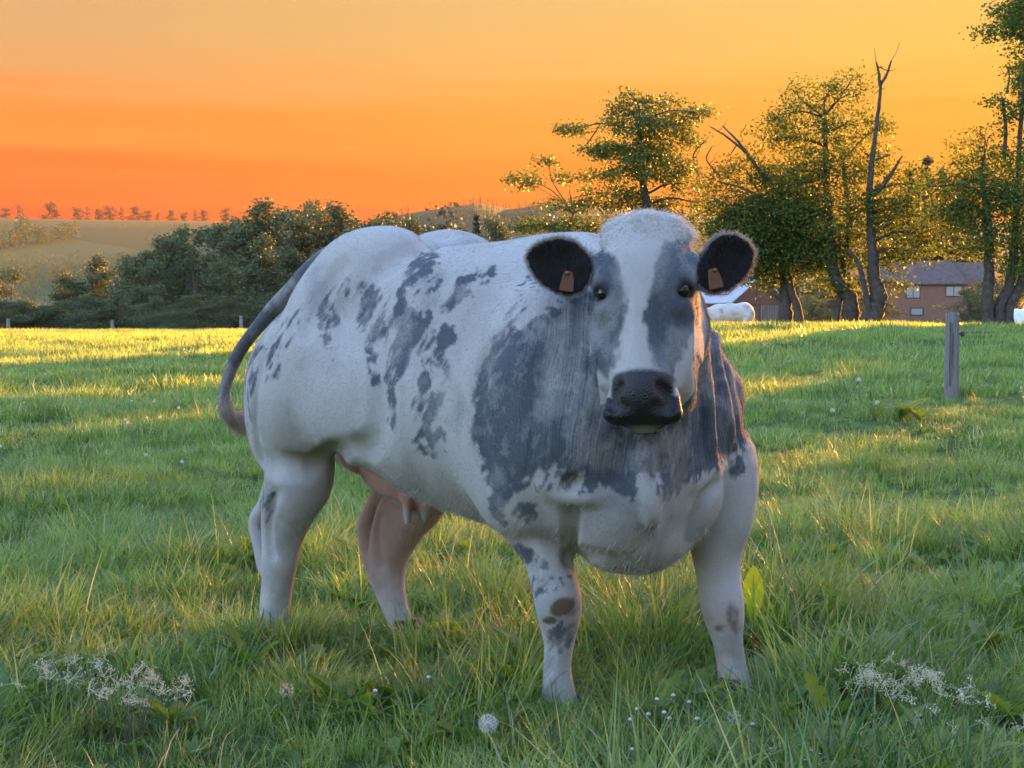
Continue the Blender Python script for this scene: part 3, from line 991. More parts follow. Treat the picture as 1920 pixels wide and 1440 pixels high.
for sd, E in EARS:
    dq = CV - E['c']
    ea, eb, en = dq @ E['a'], dq @ E['b'], dq @ E['n']
    ins = in_poly(ea * 1000, eb * 1000, [(p[0] * 1000, p[1] * 1000) for p in E['poly']], 5.0)
    sin_ = in_poly(ea * 1000, eb * 1000, [(p[0] * 965, p[1] * 965) for p in E['poly']], 2.0)
    m = (en < 0.03) & (en > -0.05)
    is_head |= (ins > 0.05) & m
    earw = np.maximum(earw, m * ins)
    earin = np.maximum(earin, m * sstep(0.05, 0.3, ins) * sstep(-0.45, -0.1, CN @ E['n']))
    earrim = np.maximum(earrim, m * (1 - sin_) * (ins > 0.02) * sstep(0.1, -0.3, CN @ E['n']))
# neck folds and skin wrinkles, displaced before colouring
WV = to_world(CV)
ppx, ppy = project(WV)
_face = WV - np.array((0, 0, CAM_H)); _face /= np.linalg.norm(_face, axis=1, keepdims=True)
facing = -np.sum(_face * to_world(CN + np.array((0, 0, 0))) , axis=1) if False else None
NW = np.stack([CN[:, 0] * _c + CN[:, 1] * _s, -CN[:, 0] * _s + CN[:, 1] * _c, CN[:, 2]], 1)
facing = -np.sum(_face * NW, axis=1)
neckw = (~is_head) * sstep(0.50, 0.66, CV[:, 0]) * sstep(0.66, 0.80, CV[:, 2]) * sstep(1.30, 1.12, CV[:, 2])
na = np.array((0.55, -0.35, 0.75)); na /= np.linalg.norm(na)           # neck axis
ac = CV - (CV @ na)[:, None] * na
phase = WV[:, 0] + 0.06 * (fbm(CV * 4, 3) - .5) + 0.16 * np.maximum(0, 1.05 - CV[:, 2]) * np.sign(0.36 - WV[:, 0])
fold = np.sin(phase * 160 + 4 * fbm(CV * 6, 9)) * 0.45 + np.sin(phase * 85 + 4 * fbm(CV * 3, 19))
rightside = sstep(1290, 1330, ppx)
CV = CV + CN * (neckw * fold * (0.0016 + 0.0065 * rightside))[:, None]
# soft muscle relief over the whole body
rel = (fbm(CV * (7, 7, 5), 21, 2) - 0.5) * 0.012 + (fbm(CV * 18, 23, 2) - 0.5) * 0.0012
CV = CV + CN * (rel * (~is_head))[:, None]
# slight fur roughness
CN = vnormals(CV, CQ)
WV = to_world(CV)

# ---- coat markings
near = facing > -0.25
g = np.zeros(len(CV))
body = ~is_head
dark_neck = [(1085, 545), (1040, 570), (985, 600), (935, 640), (900, 690), (888, 740), (886, 810), (908, 870), (922, 960), (945, 990), (966, 930), (1000, 895), (1035, 868),
             (1085, 885), (1140, 915), (1185, 940), (1212, 925), (1245, 935), (1290, 905), (1340, 885), (1378, 850), (1425, 822), (1420, 720), (1350, 610), (1310, 540), (1200, 500)]
g = np.maximum(g, body * near * in_poly(ppx, ppy, dark_neck, 16) * 0.95)
g = g * (1 - 0.85 * body * near * in_poly(ppx, ppy, [(1192, 890), (1238, 890), (1230, 980), (1210, 980)], 8))
for (cx, cy, rx, ry, an, w) in [
        (1010, 520, 60, 14, 45, .55), (985, 560, 60, 12, 48, .6), (960, 600, 55, 14, 50, .6), (925, 640, 40, 10, 55, .55),
        (790, 512, 40, 18, 60, .95), (812, 530, 22, 12, 60, .9), (775, 540, 26, 10, 55, .7), (868, 540, 34, 13, 52, .95), (852, 560, 26, 9, 50, .8), (914, 520, 22, 6, 52, .85), (895, 545, 20, 5, 52, .6),
        (690, 565, 18, 24, 80, 1.0), (683, 592, 16, 22, 75, 1.0), (640, 560, 34, 20, 40, .5), (615, 590, 18, 34, 100, .62), (620, 625, 14, 22, 90, .6), (655, 540, 34, 16, 30, .45),
        (762, 600, 34, 30, 60, 1.0), (770, 625, 26, 26, 60, 1.0), (752, 660, 14, 40, 75, 1.0), (738, 690, 10, 26, 75, .9), (712, 640, 16, 34, 65, .75), (705, 610, 20, 18, 50, .6), (735, 580, 40, 18, 50, .5),
        (700, 690, 7, 34, 100, .9), (690, 650, 6, 22, 90, .6), (795, 612, 8, 22, 65, .8), (828, 640, 18, 26, 60, .8), (815, 665, 16, 24, 70, .7), (835, 665, 8, 30, 75, .6),
        (790, 700, 6, 50, 95, .8), (803, 735, 7, 50, 100, .9), (800, 765, 20, 28, 80, .85), (825, 750, 6, 40, 80, .75), (835, 715, 6, 25, 75, .7), (733, 765, 8, 30, 90, .75),
        (800, 825, 28, 18, 20, .8), (820, 850, 8, 12, 0, .5), (560, 580, 34, 26, 45, .42), (590, 555, 26, 18, 45, .42), (525, 600, 30, 18, 45, .45), (520, 645, 36, 16, 45, .38),
        (512, 695, 20, 14, 50, .5), (480, 640, 12, 40, 75, .55), (470, 700, 8, 60, 80, .62), (466, 790, 7, 26, 85, .6), (500, 945, 14, 24, 80, .55), (488, 975, 14, 14, 0, .4),
        (982, 960, 20, 17, 30, .95), (988, 1042, 30, 11, -40, .95), (1010, 1055, 20, 9, -30, .8), (970, 1035, 12, 16, 0, .7), (1030, 1095, 34, 14, 20, .55), (1045, 1195, 22, 22, 60, .7), (1010, 1090, 16, 20, 0, .4),
        (1050, 905, 40, 16, 10, .5), (1100, 915, 24, 12, 0, .5), (1384, 880, 12, 22, 80, .85), (935, 905, 20, 50, 90, .9)]:
    g = np.maximum(g, body * near * blob(ppx, ppy, cx, cy, rx * 1.18 + 2, ry * 1.18 + 2, an) * w * 0.90)
far = body & ~near
g = np.where(far, sstep(0.52, 0.66, fbm(CV * (5, 5, 4), 31)) * 0.8 + sstep(0.3, 0.5, CV[:, 0]) * 0.6 * (CV[:, 2] > 0.7), g)
# head markings (head frame mm-like coordinates: hy to the cow's left, hz up)
hy, hz = hl[:, 1], hl[:, 2]
side = np.abs(hy)
jx = (fbm(CV * 26, 5, 3) - .5) * 26
hg = in_poly(ppx + jx, ppy + jx, [(1096, 500), (1125, 468), (1150, 478), (1168, 530), (1174, 590), (1163, 640), (1152, 690), (1135, 708), (1116, 685), (1098, 620)], 13) * 0.92
hg = np.maximum(hg, in_poly(ppx + jx, ppy + jx, [(1240, 455), (1290, 446), (1318, 500), (1308, 600), (1290, 660), (1266, 705), (1250, 708), (1230, 682), (1213, 640), (1207, 590), (1220, 540), (1226, 500)], 13) * 0.95)
hg = np.where(near, hg, 0.7)
jaw = sstep(0.088, 0.102, side) * sstep(-0.07, -0.10, hz) * sstep(-0.12, -0.15, hl[:, 0] - 0.02)
hg = hg * (1 - 0.85 * jaw)
g = np.where(is_head, hg, g)
cheek_back = is_head & (hl[:, 0] < -0.19) & (earw < 0.1)
g = np.where(cheek_back, 0.75, g)
# tail dark on its upper half
tailm = body & (ppx < 650) & (CV[:, 0] < -0.62) & (np.hypot(CV[:, 1], 0) < 0.5)
_tp = np.array([PD(*q) for q in TP])
td = np.full(len(CV), 9.0); tt = np.zeros(len(CV))
cand = np.where(CV[:, 0] < -0.5)[0]
for i in range(len(_tp) - 1):
    a, b = _tp[i], _tp[i + 1]; d = b - a
    t = np.clip((CV[cand] - a) @ d / (d @ d), 0, 1)
    dd = np.linalg.norm(CV[cand] - a - t[:, None] * d, axis=1)
    m = dd < td[cand]
    td[cand[m]] = dd[m]; tt[cand[m]] = i + t[m]
is_tail = td < 0.045
g = np.where(is_tail, 0.95 * sstep(7.2, 5.2, tt) * sstep(-0.3, 0.8, tt), g)
# streaky break-up along the lie of the hair
fl = np.array((0.62, 0.0, 0.78))
al = CV @ fl
across = CV - al[:, None] * fl
st = fbm(np.concatenate([across[:, :1] * 95 + across[:, 2:] * 30, across[:, 1:2] * 95, (al * 17)[:, None]], 1), 41, 4)
st2 = fbm(CV * 14, 55, 3)
st = (st - st.mean()) / st.std(); st2 = (st2 - st2.mean()) / st2.std()
coat = sstep(0.22, 0.80, g + st * 0.25 + st2 * 0.13 - 0.06) * sstep(0.02, 0.25, g)
coat = np.maximum(coat, 0.72 * sstep(0.80, 0.93, g))
coat = np.maximum(coat, 0.10 * sstep(1.0, 2.2, st) * (g > 0.01))
coat = np.where(is_head, sstep(0.15, 0.75, hg + (fbm(CV * (60, 60, 40), 61) - .5) * 0.8) * sstep(0.02, 0.2, hg), coat)
roan = fbm(CV * 9, 71, 4)
coat = np.maximum(coat, body * (0.05 + 0.26 * sstep(0.50, 0.72, fbm(CV * (7, 7, 5), 301, 4))))
coat = np.clip(coat * (0.62 + 0.62 * sstep(0.30, 0.66, roan)), 0, 1)
# pink skin: udder, inner thigh (partly warm light painted in), belly seam;  brown dirt on the knees;  black muzzle
pink = body * sstep(55, 12, np.hypot((ppx - 760) / 1.3, ppy - 905) - 25) * (CV[:, 2] < 0.72) * (np.abs(CV[:, 1]) < 0.17)
pink = np.maximum(pink, body * sstep(940, 900, ppy) * sstep(840, 870, ppy) * (ppx > 612) * (ppx < 720) * (CV[:, 1] > -0.12) * (CV[:, 2] < 0.76))
legl = body & (CV[:, 1] > 0.02) & (CV[:, 0] < -0.2) & (CV[:, 2] < 0.62)
pink = np.maximum(pink, legl * 0.68 * sstep(0.05, 0.40, CV[:, 2]))  # left hind leg: bare skin tone plus warm light painted as pink
pink = np.clip(pink, 0, 1)
dirt = np.maximum.reduce([body * near * blob(ppx, ppy, cx, cy, rx, ry, an) * w for (cx, cy, rx, ry, an, w) in
                          [(1055, 1138, 26, 17, 35, .95), (1032, 1163, 15, 8, 0, .8), (1066, 1165, 24, 34, 80, .55), (1374, 1160, 14, 36, 95, .6), (1362, 1178, 26, 12, 0, .5), (1050, 1190, 26, 26, 0, .42), (820, 880, 30, 12, -20, .25)]])
dirt0 = body * (0.16 * sstep(0.5, 0.75, fbm(CV * 6, 311, 4)) + 0.30 * sstep(0.45, 0.12, CV[:, 2]) * sstep(0.42, 0.7, fbm(CV * 15, 321, 3)))
dirt = sstep(0.25, 0.75, dirt + (fbm(CV * 34, 81, 3) - 0.5) * 0.7) * (dirt > 0.02)
dirt = np.maximum(dirt, dirt0)
muz = is_head * sstep(-0.212, -0.228, hz + 0.010 * (fbm(CV * 40, 91) - .5)) * sstep(-0.135, -0.115, hl[:, 0]) * sstep(-0.352, -0.340, hz + (hl[:, 0] > -0.06) * 0.05)
muz = muz * np.where(hz > -0.275, sstep(0.088, 0.074, side), 1.0)
muz = np.maximum(muz, is_head * (hz < -0.30) * (side > 0.045) * sstep(-0.125, -0.105, hl[:, 0]))
eyed = np.zeros(len(CV))
for s_ in (-1, 1):
    ec = np.array((-0.026, 0.106 * s_, 0.002))
    eyed = np.maximum(eyed, is_head * sstep(0.044, 0.018, np.linalg.norm((hl - ec) * (0.8, 1, 1.15), axis=1)))
dark = np.clip(np.maximum.reduce([muz, eyed * 0.9, earin * 0.98 * (1 - 0.9 * earrim * 0), earw * 0.75]), 0, 1)
lite = np.clip(earrim * (1 - earin), 0, 1)

cow = empty('cow', (COW_O[0], COW_O[1], 0))
tag(cow, 'muscular white and blue-grey roan beef cow standing in the grass, facing the camera', 'cow')
base = np.array((COW_O[0], COW_O[1], 0))
body_o = mesh_obj('body', WV - base, CQ, None, cow, smooth=True)
for nm, a in (('coat', coat), ('pink', pink), ('dirt', dirt), ('dark', dark), ('lite', lite), ('muz', muz), ('neckw', neckw)):
    set_attr(body_o, nm, a)
set_attr(body_o, 'hairuv', np.stack([phase * 1.0, al, across[:, 1]], 1), 'FLOAT_VECTOR')

WHITE, GREY = np.array((0.435, 0.408, 0.380)), np.array((0.082, 0.092, 0.108))
PINK, DIRT, BLACK = np.array((0.43, 0.235, 0.19)), np.array((0.115, 0.078, 0.052)), np.array((0.014, 0.013, 0.014))


def attr(nt, name):
    return nt.add('ShaderNodeAttribute', attribute_name=name).outputs['Fac']


m_coat, nt, b = new_mat('cow_coat')
tc = nt.add('ShaderNodeTexCoord')
fine = nt.noise(140, 4, tc.outputs['Object'], 0.7)
mp = nt.add('ShaderNodeMapping', {'Vector': nt.add('ShaderNodeAttribute', attribute_name='hairuv').outputs['Vector'], 'Scale': (95, 3.5, 4)})
wr = nt.noise(1.0, 5, mp.outputs[0], 0.65)
cf = nt.math('ADD', attr(nt, 'coat'), nt.math('MULTIPLY', nt.math('SUBTRACT', fine, 0.5), 0.55))
cf = nt.math('ADD', cf, nt.math('MULTIPLY', nt.math('MULTIPLY', nt.math('SUBTRACT', wr, 0.5), attr(nt, 'neckw')), 0.65), clamp=True)
col = nt.mix(cf, tuple(WHITE), tuple(GREY))
col = nt.mix(attr(nt, 'pink'), col, tuple(PINK))
col = nt.mix(attr(nt, 'dirt'), col, tuple(DIRT))
col = nt.mix(attr(nt, 'dark'), col, tuple(BLACK))
col = nt.mix(attr(nt, 'lite'), col, (0.45, 0.40, 0.36))
nt.l.new(col, b.inputs['Base Color'])
nt.l.new(nt.math('ADD', 0.12, nt.math('MULTIPLY', attr(nt, 'muz'), 0.35)), b.inputs['Specular IOR Level'])
rg = nt.math('SUBTRACT', 0.75, nt.math('MULTIPLY', attr(nt, 'muz'), 0.22))
nt.l.new(rg, b.inputs['Roughness'])
nt.l.new(nt.math('MULTIPLY', nt.math('SUBTRACT', 1.0, attr(nt, 'dark'), clamp=True), 0.12), b.inputs['Sheen Weight'])
b.inputs['Sheen Roughness'].default_value = 0.5
hgt = nt.math('ADD', nt.math('MULTIPLY', fine, 0.15), nt.math('MULTIPLY', wr, nt.math('MULTIPLY', attr(nt, 'neckw'), 2.4)))
vor = nt.add('ShaderNodeTexVoronoi', {'Vector': tc.outputs['Object'], 'Scale': 210.0})
hgt = nt.math('ADD', hgt, nt.math('MULTIPLY', nt.math('MULTIPLY', vor.outputs['Distance'], attr(nt, 'muz')), 0.35))
bp = nt.add('ShaderNodeBump', {'Strength': 0.55, 'Distance': 0.012, 'Height': hgt})
nt.l.new(bp.outputs[0], b.inputs['Normal'])
body_o.data.materials.append(m_coat)


# ---- hair
def make_hair(name, roots, normals, dirs, length, col, rad, curl=0.5, parent=cow, lift=0.5):
    n = len(roots)
    hc = bpy.data.hair_curves.new(name)
    hc.add_curves([3] * n)
    t = dirs - normals * np.sum(dirs * normals, 1, keepdims=True)
    t /= np.linalg.norm(t, axis=1, keepdims=True) + 1e-9
    jit = rng.normal(0, 0.22, (n, 3))
    d1 = t * (1 - lift) + normals * lift + jit * 0.6
    d2 = t * (1 - lift * 0.5) + normals * lift * 0.45 + jit
    P = np.empty((n, 3, 3))
    P[:, 0] = roots - normals * 0.002
    P[:, 1] = roots + d1 * length[:, None] * 0.5
    P[:, 2] = P[:, 1] + d2 * length[:, None] * 0.5
    hc.attributes['position'].data.foreach_set('vector', P.astype(np.float32).ravel())
    ra = hc.attributes.get('radius') or hc.attributes.new('radius', 'FLOAT', 'POINT')
    rr = np.tile(np.array((1.0, 0.7, 0.15)) * rad, (n, 1))
    ra.data.foreach_set('value', rr.astype(np.float32).ravel())
    ca = hc.attributes.new('hcol', 'FLOAT_COLOR', 'CURVE')
    ca.data.foreach_set('color', np.concatenate([col, np.ones((n, 1))], 1).astype(np.float32).ravel())
    o = bpy.data.objects.new(name, hc)
    COL.objects.link(o)
    o.parent = parent
    hc.materials.append(m_hair)
    return o


m_hair, nt, b = new_mat('cow_hair')
ha = nt.add('ShaderNodeAttribute', attribute_name='hcol')
nt.l.new(ha.outputs['Color'], b.inputs['Base Color'])
b.inputs['Roughness'].default_value = 0.6
b.inputs['Specular IOR Level'].default_value = 0.2
tr = nt.add('ShaderNodeBsdfTranslucent', {'Color': ha.outputs['Color']})
mx = nt.add('ShaderNodeMixShader', {0: 0.18, 1: b.outputs[0], 2: tr.outputs[0]})
nt.l.new(mx.outputs[0], nt.n['Material Output'].inputs['Surface'])

# area-weighted root sampling
qa = np.linalg.norm(np.cross(WV[CQ[:, 2]] - WV[CQ[:, 0]], WV[CQ[:, 3]] - WV[CQ[:, 1]]), axis=1)
WN = np.stack([CN[:, 0] * _c + CN[:, 1] * _s, -CN[:, 0] * _s + CN[:, 1] * _c, CN[:, 2]], 1)


def sample(n, w=None):
    p = qa if w is None else qa * w
    q = rng.choice(len(CQ), n, p=p / p.sum())
    a, bb = rng.random((2, n))
    c4 = np.stack([(1 - a) * (1 - bb), a * (1 - bb), a * bb, (1 - a) * bb], 1)
    vi = CQ[q]
    pos = np.einsum('nk,nkd->nd', c4, WV[vi])
    nor = np.einsum('nk,nkd->nd', c4, WN[vi])
    nor /= np.linalg.norm(nor, axis=1, keepdims=True) + 1e-9
    pick = vi[np.arange(n), rng.integers(0, 4, n)]
    return pos, nor, pick


def wdir(d):
    d = np.asarray(d, float)
    return np.array((d[0] * _c + d[1] * _s, -d[0] * _s + d[1] * _c, d[2]))


qkeep = 1 - np.clip((muz + eyed + earin + pink * 0.8)[CQ].mean(1), 0, 1)
NH = 240000
pos, nor, pk = sample(NH, qkeep)
wind = fbm(CV * 4, 101, 2)[pk]
dirs = np.tile(wdir((-0.62, 0.0, -0.78)), (NH, 1)) + (wind - 0.5)[:, None] * np.array((0.25, 0.1, 0.15))
nk = sstep(0.42, 0.62, CV[pk, 0])[:, None]
dirs = dirs * (1 - nk) + nk * wdir((-0.15, 0.05, -1.0))
hd = is_head[pk]
up = sstep(0.07, 0.13, hl[pk, 2])
hdir = -(HM @ np.array((0, 0, 1.0)))
hw_ = wdir(hdir)
dirs[hd] = hw_ * (1 - 1.6 * up[hd])[:, None] + wdir(HM @ np.array((0.2, 0, 0))) + (wdir(HM @ np.array((0, 1.0, 0))))[None] * (hl[pk, 1][hd] * 6)[:, None]
isg = rng.random(NH) < coat[pk]
hcol = np.where(isg[:, None], GREY * 1.05, WHITE * 1.02)
hcol = hcol * (1 - pink[pk])[:, None] + PINK * pink[pk][:, None]
hcol = hcol * (1 - dirt[pk])[:, None] + DIRT * dirt[pk][:, None]
_dk = np.clip(np.maximum(0.8 * dark[pk], 0.95 * earw[pk]), 0, 1)[:, None]
hcol = hcol * (1 - _dk) + BLACK * 1.5 * _dk
hcol = hcol * rng.uniform(0.85, 1.12, (NH, 1))
hlen = rng.uniform(0.005, 0.0095, NH) * np.where(CV[pk, 2] < 0.45, 0.7, 1.0)
make_hair('coat_hair', pos - base, nor, dirs, hlen, np.clip(hcol, 0, .85), 0.00030, lift=0.12)
# long hair: poll tuft, ear fringes, tail
w1 = (is_head * sstep(0.075, 0.20, hz) ** 1.5 * (hl[:, 0] > -0.22) * (earw < 0.05))[CQ].mean(1)
pos, nor, pk = sample(9000, w1 + 1e-12)
out = wdir(HM @ np.array((0.30, 0, 0.5)))[None] + (wdir(HM @ np.array((0, 1.0, 0))))[None] * (hl[pk, 1] * 11)[:, None]
_cl = fbm(CV * 34, 203, 2)[pk]
out = out + (_cl - .5)[:, None] * wdir(HM @ np.array((0.5, 2.2, -0.8)))[None] * 3.0
make_hair('poll_tuft', pos - base, nor, out, (rng.uniform(0.004, 0.009, 9000) + rng.uniform(0.006, 0.030, 9000) * sstep(0.11, 0.21, hl[pk, 2])) * (0.5 + 1.1 * _cl), np.clip(np.array((0.74, 0.71, 0.67)) * rng.uniform(0.7, 1.2, (9000, 1)), 0, .9), 0.0005, lift=0.30)
w2 = (lite + 0.02 * earrim)[CQ].mean(1)
pos, nor, pk = sample(7000, w2 + 1e-12)
make_hair('ear_fringe', pos - base, nor, nor + rng.normal(0, 0.5, nor.shape), rng.uniform(0.012, 0.028, 7000), np.clip(np.array((0.52, 0.47, 0.42)) * rng.uniform(0.6, 1.1, (7000, 1)), 0, .8), 0.0004, lift=0.6)
w5 = (earin)[CQ].mean(1)
pos, nor, pk = sample(5000, w5 + 1e-12)
make_hair('inner_ear_hair', pos - base, nor, np.tile(np.array((0.0, -0.3, -1.0)), (5000, 1)), rng.uniform(0.01, 0.022, 5000), np.clip(np.array((0.035, 0.03, 0.028)) * rng.uniform(0.5, 2.0, (5000, 1)), 0, .8), 0.0004, lift=0.4)
w3 = (is_tail * sstep(5.6, 6.6, tt))[CQ].mean(1)
pos, nor, pk = sample(5000, w3 + 1e-12)
tdn = np.tile(np.array((0.55, 0.15, -0.8)), (5000, 1))
make_hair('tail_switch', pos - base, nor, tdn, rng.uniform(0.015, 0.035, 5000) * (1 + 1.2 * (tt[pk] > 7.0)), np.clip(np.array((0.55, 0.46, 0.36)) * rng.uniform(0.5, 1.1, (5000, 1)), 0, .8), 0.0006, lift=0.15)
# belly / brisket fringe catches the low sun
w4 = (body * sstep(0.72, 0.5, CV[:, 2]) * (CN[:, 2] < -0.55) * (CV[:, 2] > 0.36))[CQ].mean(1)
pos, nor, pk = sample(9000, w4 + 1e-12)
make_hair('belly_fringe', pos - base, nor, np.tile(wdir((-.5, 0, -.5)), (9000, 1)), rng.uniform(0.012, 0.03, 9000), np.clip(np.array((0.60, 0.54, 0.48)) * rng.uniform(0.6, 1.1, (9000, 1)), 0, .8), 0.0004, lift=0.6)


# ---- eyes, ear tags, hooves
def uv_sphere(name, c, r, mat, parent, seg=24, ring=14, scl=(1, 1, 1), M=None):
    V, Fq = [], []
    for i in range(ring + 1):
        th = math.pi * i / ring
        for j in range(seg):
            ph = 2 * math.pi * j / seg
            V.append((r * scl[0] * math.sin(th) * math.cos(ph), r * scl[1] * math.sin(th) * math.sin(ph), r * scl[2] * math.cos(th)))
    for i in range(ring):
        for j in range(seg):
            Fq.append((i * seg + j, (i + 1) * seg + j, (i + 1) * seg + (j + 1) % seg, i * seg + (j + 1) % seg))
    V = np.array(V)
    if M is not None: V = V @ np.asarray(M).T
    return mesh_obj(name, V + np.asarray(c), np.array(Fq), mat, parent, smooth=True)


m_eye, nt, b = new_mat('eye_dark')
b.inputs['Base Color'].default_value = (0.012, 0.008, 0.006, 1)
b.inputs['Roughness'].default_value = 0.08
for s_ in (-1, 1):
    ec = to_world(H(-0.028, 0.0965 * s_, 0.001)[None])[0] - base
    uv_sphere('eye', ec, 0.0255, m_eye, cow)

m_tag, nt, b = new_mat('ear_tag_plastic')
tc = nt.add('ShaderNodeTexCoord')
n1 = nt.noise(30, 4, tc.outputs['Object'])
lines = nt.add('ShaderNodeTexWave', {'Vector': tc.outputs['Object'], 'Scale': 22.0, 'Distortion': 6.0, 'Detail': 3.0}, wave_type='BANDS')
c1 = nt.ramp(n1, [(0.3, (0.12, 0.038, 0.014)), (0.7, (0.19, 0.065, 0.024))])
c2 = nt.mix(nt.math('MULTIPLY', lines.outputs['Fac'], 0.35), c1, (0.12, 0.04, 0.02))
nt.l.new(c2, b.inputs['Base Color'])
b.inputs['Roughness'].default_value = 0.5
for px_, py_, ang, dd, Yd in ((1064, 527, -8, 1, 3.845), (1340, 522, 12, -1, 3.79)):
    c = np.array(at(px_, py_, Yd))
    w, hh = 0.0185, 0.026
    prof = [(-w * .62, hh), (w * .50, hh), (w * .85, hh * .2), (w, -hh * .75), (w * .9, -hh), (-w * .95, -hh), (-w, -hh * .7), (-w * .85, hh * .3)]
    ca, sa = math.cos(R(ang)), math.sin(R(ang))
    V = [(x * ca - z * sa, y, x * sa + z * ca) for y in (-0.0015, 0.0015) for x, z in prof]
    n = len(prof)
    Fq = [tuple(range(n)), tuple(range(2 * n - 1, n - 1, -1))] + [(i, i + n, (i + 1) % n + n, (i + 1) % n) for i in range(n)]
    o = mesh_obj('ear_tag', np.array(V) + c - base, Fq, m_tag, cow)
    uv_sphere('stud', (0, 0, 0), 0.006, m_tag, o, 10, 6).location = c - base + np.array((0, -0.004, hh * 0.8))

m_hoof = simple_mat('hoof_horn', (0.05, 0.042, 0.035), 0.5, 20)
for (px_, py_, vv) in ((1049, 1322, -0.18), (1380, 1300, 0.27), (520, 1180, -0.20), (766, 1210, 0.13)):
    q = Pv(px_, py_, vv)
    Vh, Fh = [], []
    hoof = None
    for s_ in (-1, 1):
        rows = []
        for kz, (zz, l, wd, off) in enumerate(((0.0, 0.062, 0.033, 0.020), (0.03, 0.056, 0.031, 0.014), (0.06, 0.045, 0.028, 0.004), (0.085, 0.03, 0.022, -0.004))):
            for k in range(10):
                a = 2 * math.pi * k / 10
                Vh.append((q[0] + off + l * math.cos(a), q[1] + s_ * 0.027 + wd * math.sin(a), zz + 0.002))
        o0 = 0 if s_ < 0 else 40
        for kz in range(3):
            for k in range(10):
                Fh.append((o0 + kz * 10 + k, o0 + kz * 10 + (k + 1) % 10, o0 + kz * 10 + 10 + (k + 1) % 10, o0 + kz * 10 + 10 + k))
        Fh.append(tuple(o0 + 30 + k for k in range(10)))
        Fh.append(tuple(o0 + 9 - k for k in range(10)))
    mesh_obj('hoof', to_world(np.array(Vh)) - base, Fh, m_hoof, cow, smooth=True)
# ------------------------------------------------------------------ trees
m_leafA = leaf_mat('leaf_green', (0.034, 0.066, 0.015), (0.085, 0.130, 0.026), (0.18, 0.14, 0.03), 0.36, 0.65, scale=0.6, spec=0.15)
m_leafB = leaf_mat('leaf_wood', (0.038, 0.062, 0.026), (0.080, 0.110, 0.042), (0.14, 0.13, 0.06), 0.12, 0.7, scale=0.15)
m_leafC = leaf_mat('needle_dark', (0.016, 0.026, 0.014), (0.034, 0.046, 0.022), (0.06, 0.05, 0.03), 0.15, 0.7, scale=0.2)
m_leafD = leaf_mat('leaf_dark', (0.026, 0.050, 0.012), (0.062, 0.100, 0.020), (0.12, 0.10, 0.02), 0.32, 0.55, scale=0.6)
m_bark = simple_mat('bark', (0.050, 0.040, 0.032), 0.95, 9.0, 0.45, 0.9)
m_bark2 = simple_mat('bark_grey', (0.075, 0.066, 0.058), 0.95, 3.0, 0.4, 0.6)


def tube(path, radii, sides=8, V=None, Q=None):
    """append a bent tapered tube to vertex/face lists"""
    V = [] if V is None else V; Q = [] if Q is None else Q
    path = [np.asarray(p, float) for p in path]
    o = len(V)
    n = len(path)
    for i in range(n):
        d = path[min(i + 1, n - 1)] - path[max(i - 1, 0)]
        d /= np.linalg.norm(d) + 1e-9
        a = np.cross(d, (0.3, 1.0, 0.1)); a /= np.linalg.norm(a) + 1e-9
        b = np.cross(d, a)
        for k in range(sides):
            t = 2 * math.pi * k / sides
            V.append(path[i] + (a * math.cos(t) + b * math.sin(t)) * radii[i])
    for i in range(n - 1):
        for k in range(sides):
            k2 = (k + 1) % sides
            Q.append((o + i * sides + k, o + i * sides + k2, o + (i + 1) * sides + k2, o + (i + 1) * sides + k))
    Q.append(tuple(o + (n - 1) * sides + k for k in range(sides)))
    return V, Q


def refine(path, radii, n=5, wob=0.03, rnd=random):
    """subdivide a polyline with a Catmull-Rom curve and a little wobble"""
    P = [np.asarray(p, float) for p in path]
    outp, outr = [], []
    for i in range(len(P) - 1):
        p0, p1, p2, p3 = P[max(i - 1, 0)], P[i], P[i + 1], P[min(i + 2, len(P) - 1)]
        for k in range(n):
            t = k / n
            q = 0.5 * ((2 * p1) + (-p0 + p2) * t + (2 * p0 - 5 * p1 + 4 * p2 - p3) * t * t + (-p0 + 3 * p1 - 3 * p2 + p3) * t ** 3)
            r = radii[i] * (1 - t) + radii[i + 1] * t
            outp.append(q + np.array([rnd.gauss(0, wob) * r * 3 for _ in range(3)])); outr.append(r * (1 + rnd.gauss(0, 0.05)))
    outp.append(P[-1]); outr.append(radii[-1])
    return outp, outr


def leaves(centers, size, rg, droop=0.4, width=0.55):
    """one folded diamond (4 verts, 2 triangles as a quad) per centre"""
    n = len(centers)
    az = rg.uniform(0, 2 * math.pi, n); el = rg.normal(-droop, 0.5, n)
    d = np.stack([np.cos(az) * np.cos(el), np.sin(az) * np.cos(el), np.sin(el)], 1)
    u = rg.normal(0, 1, (n, 3)); s = np.cross(d, u); s /= np.linalg.norm(s, axis=1, keepdims=True) + 1e-9
    nn = np.cross(s, d)
    L = size * rg.uniform(0.6, 1.25, n)[:, None]; Wd = L * width
    a = centers - d * L * 0.5; b = centers + s * Wd * 0.5 + nn * L * 0.10 - d * L * 0.05; c = centers + d * L * 0.5; e = centers - s * Wd * 0.5 + nn * L * 0.10 - d * L * 0.05
    V = np.stack([a, b, c, e], 1).reshape(-1, 3)
    Q = np.arange(4 * n).reshape(-1, 4)
    return V, Q


def clump_points(c, r, n, rg, cl=0.22):
    """points gathered in small sprays inside an ellipsoid"""
    m = max(3, int(n / 16))
    u = rg.normal(0, 1, (m, 3)); u /= np.linalg.norm(u, axis=1, keepdims=True)
    rr = rg.uniform(0.15, 1.0, m) ** 0.5
    sc = np.asarray(c) + u * rr[:, None] * np.asarray(r)
    k = rg.integers(0, m, n)
    return sc[k] + rg.normal(0, 1, (n, 3)) * np.array((cl, cl, cl * 0.55))


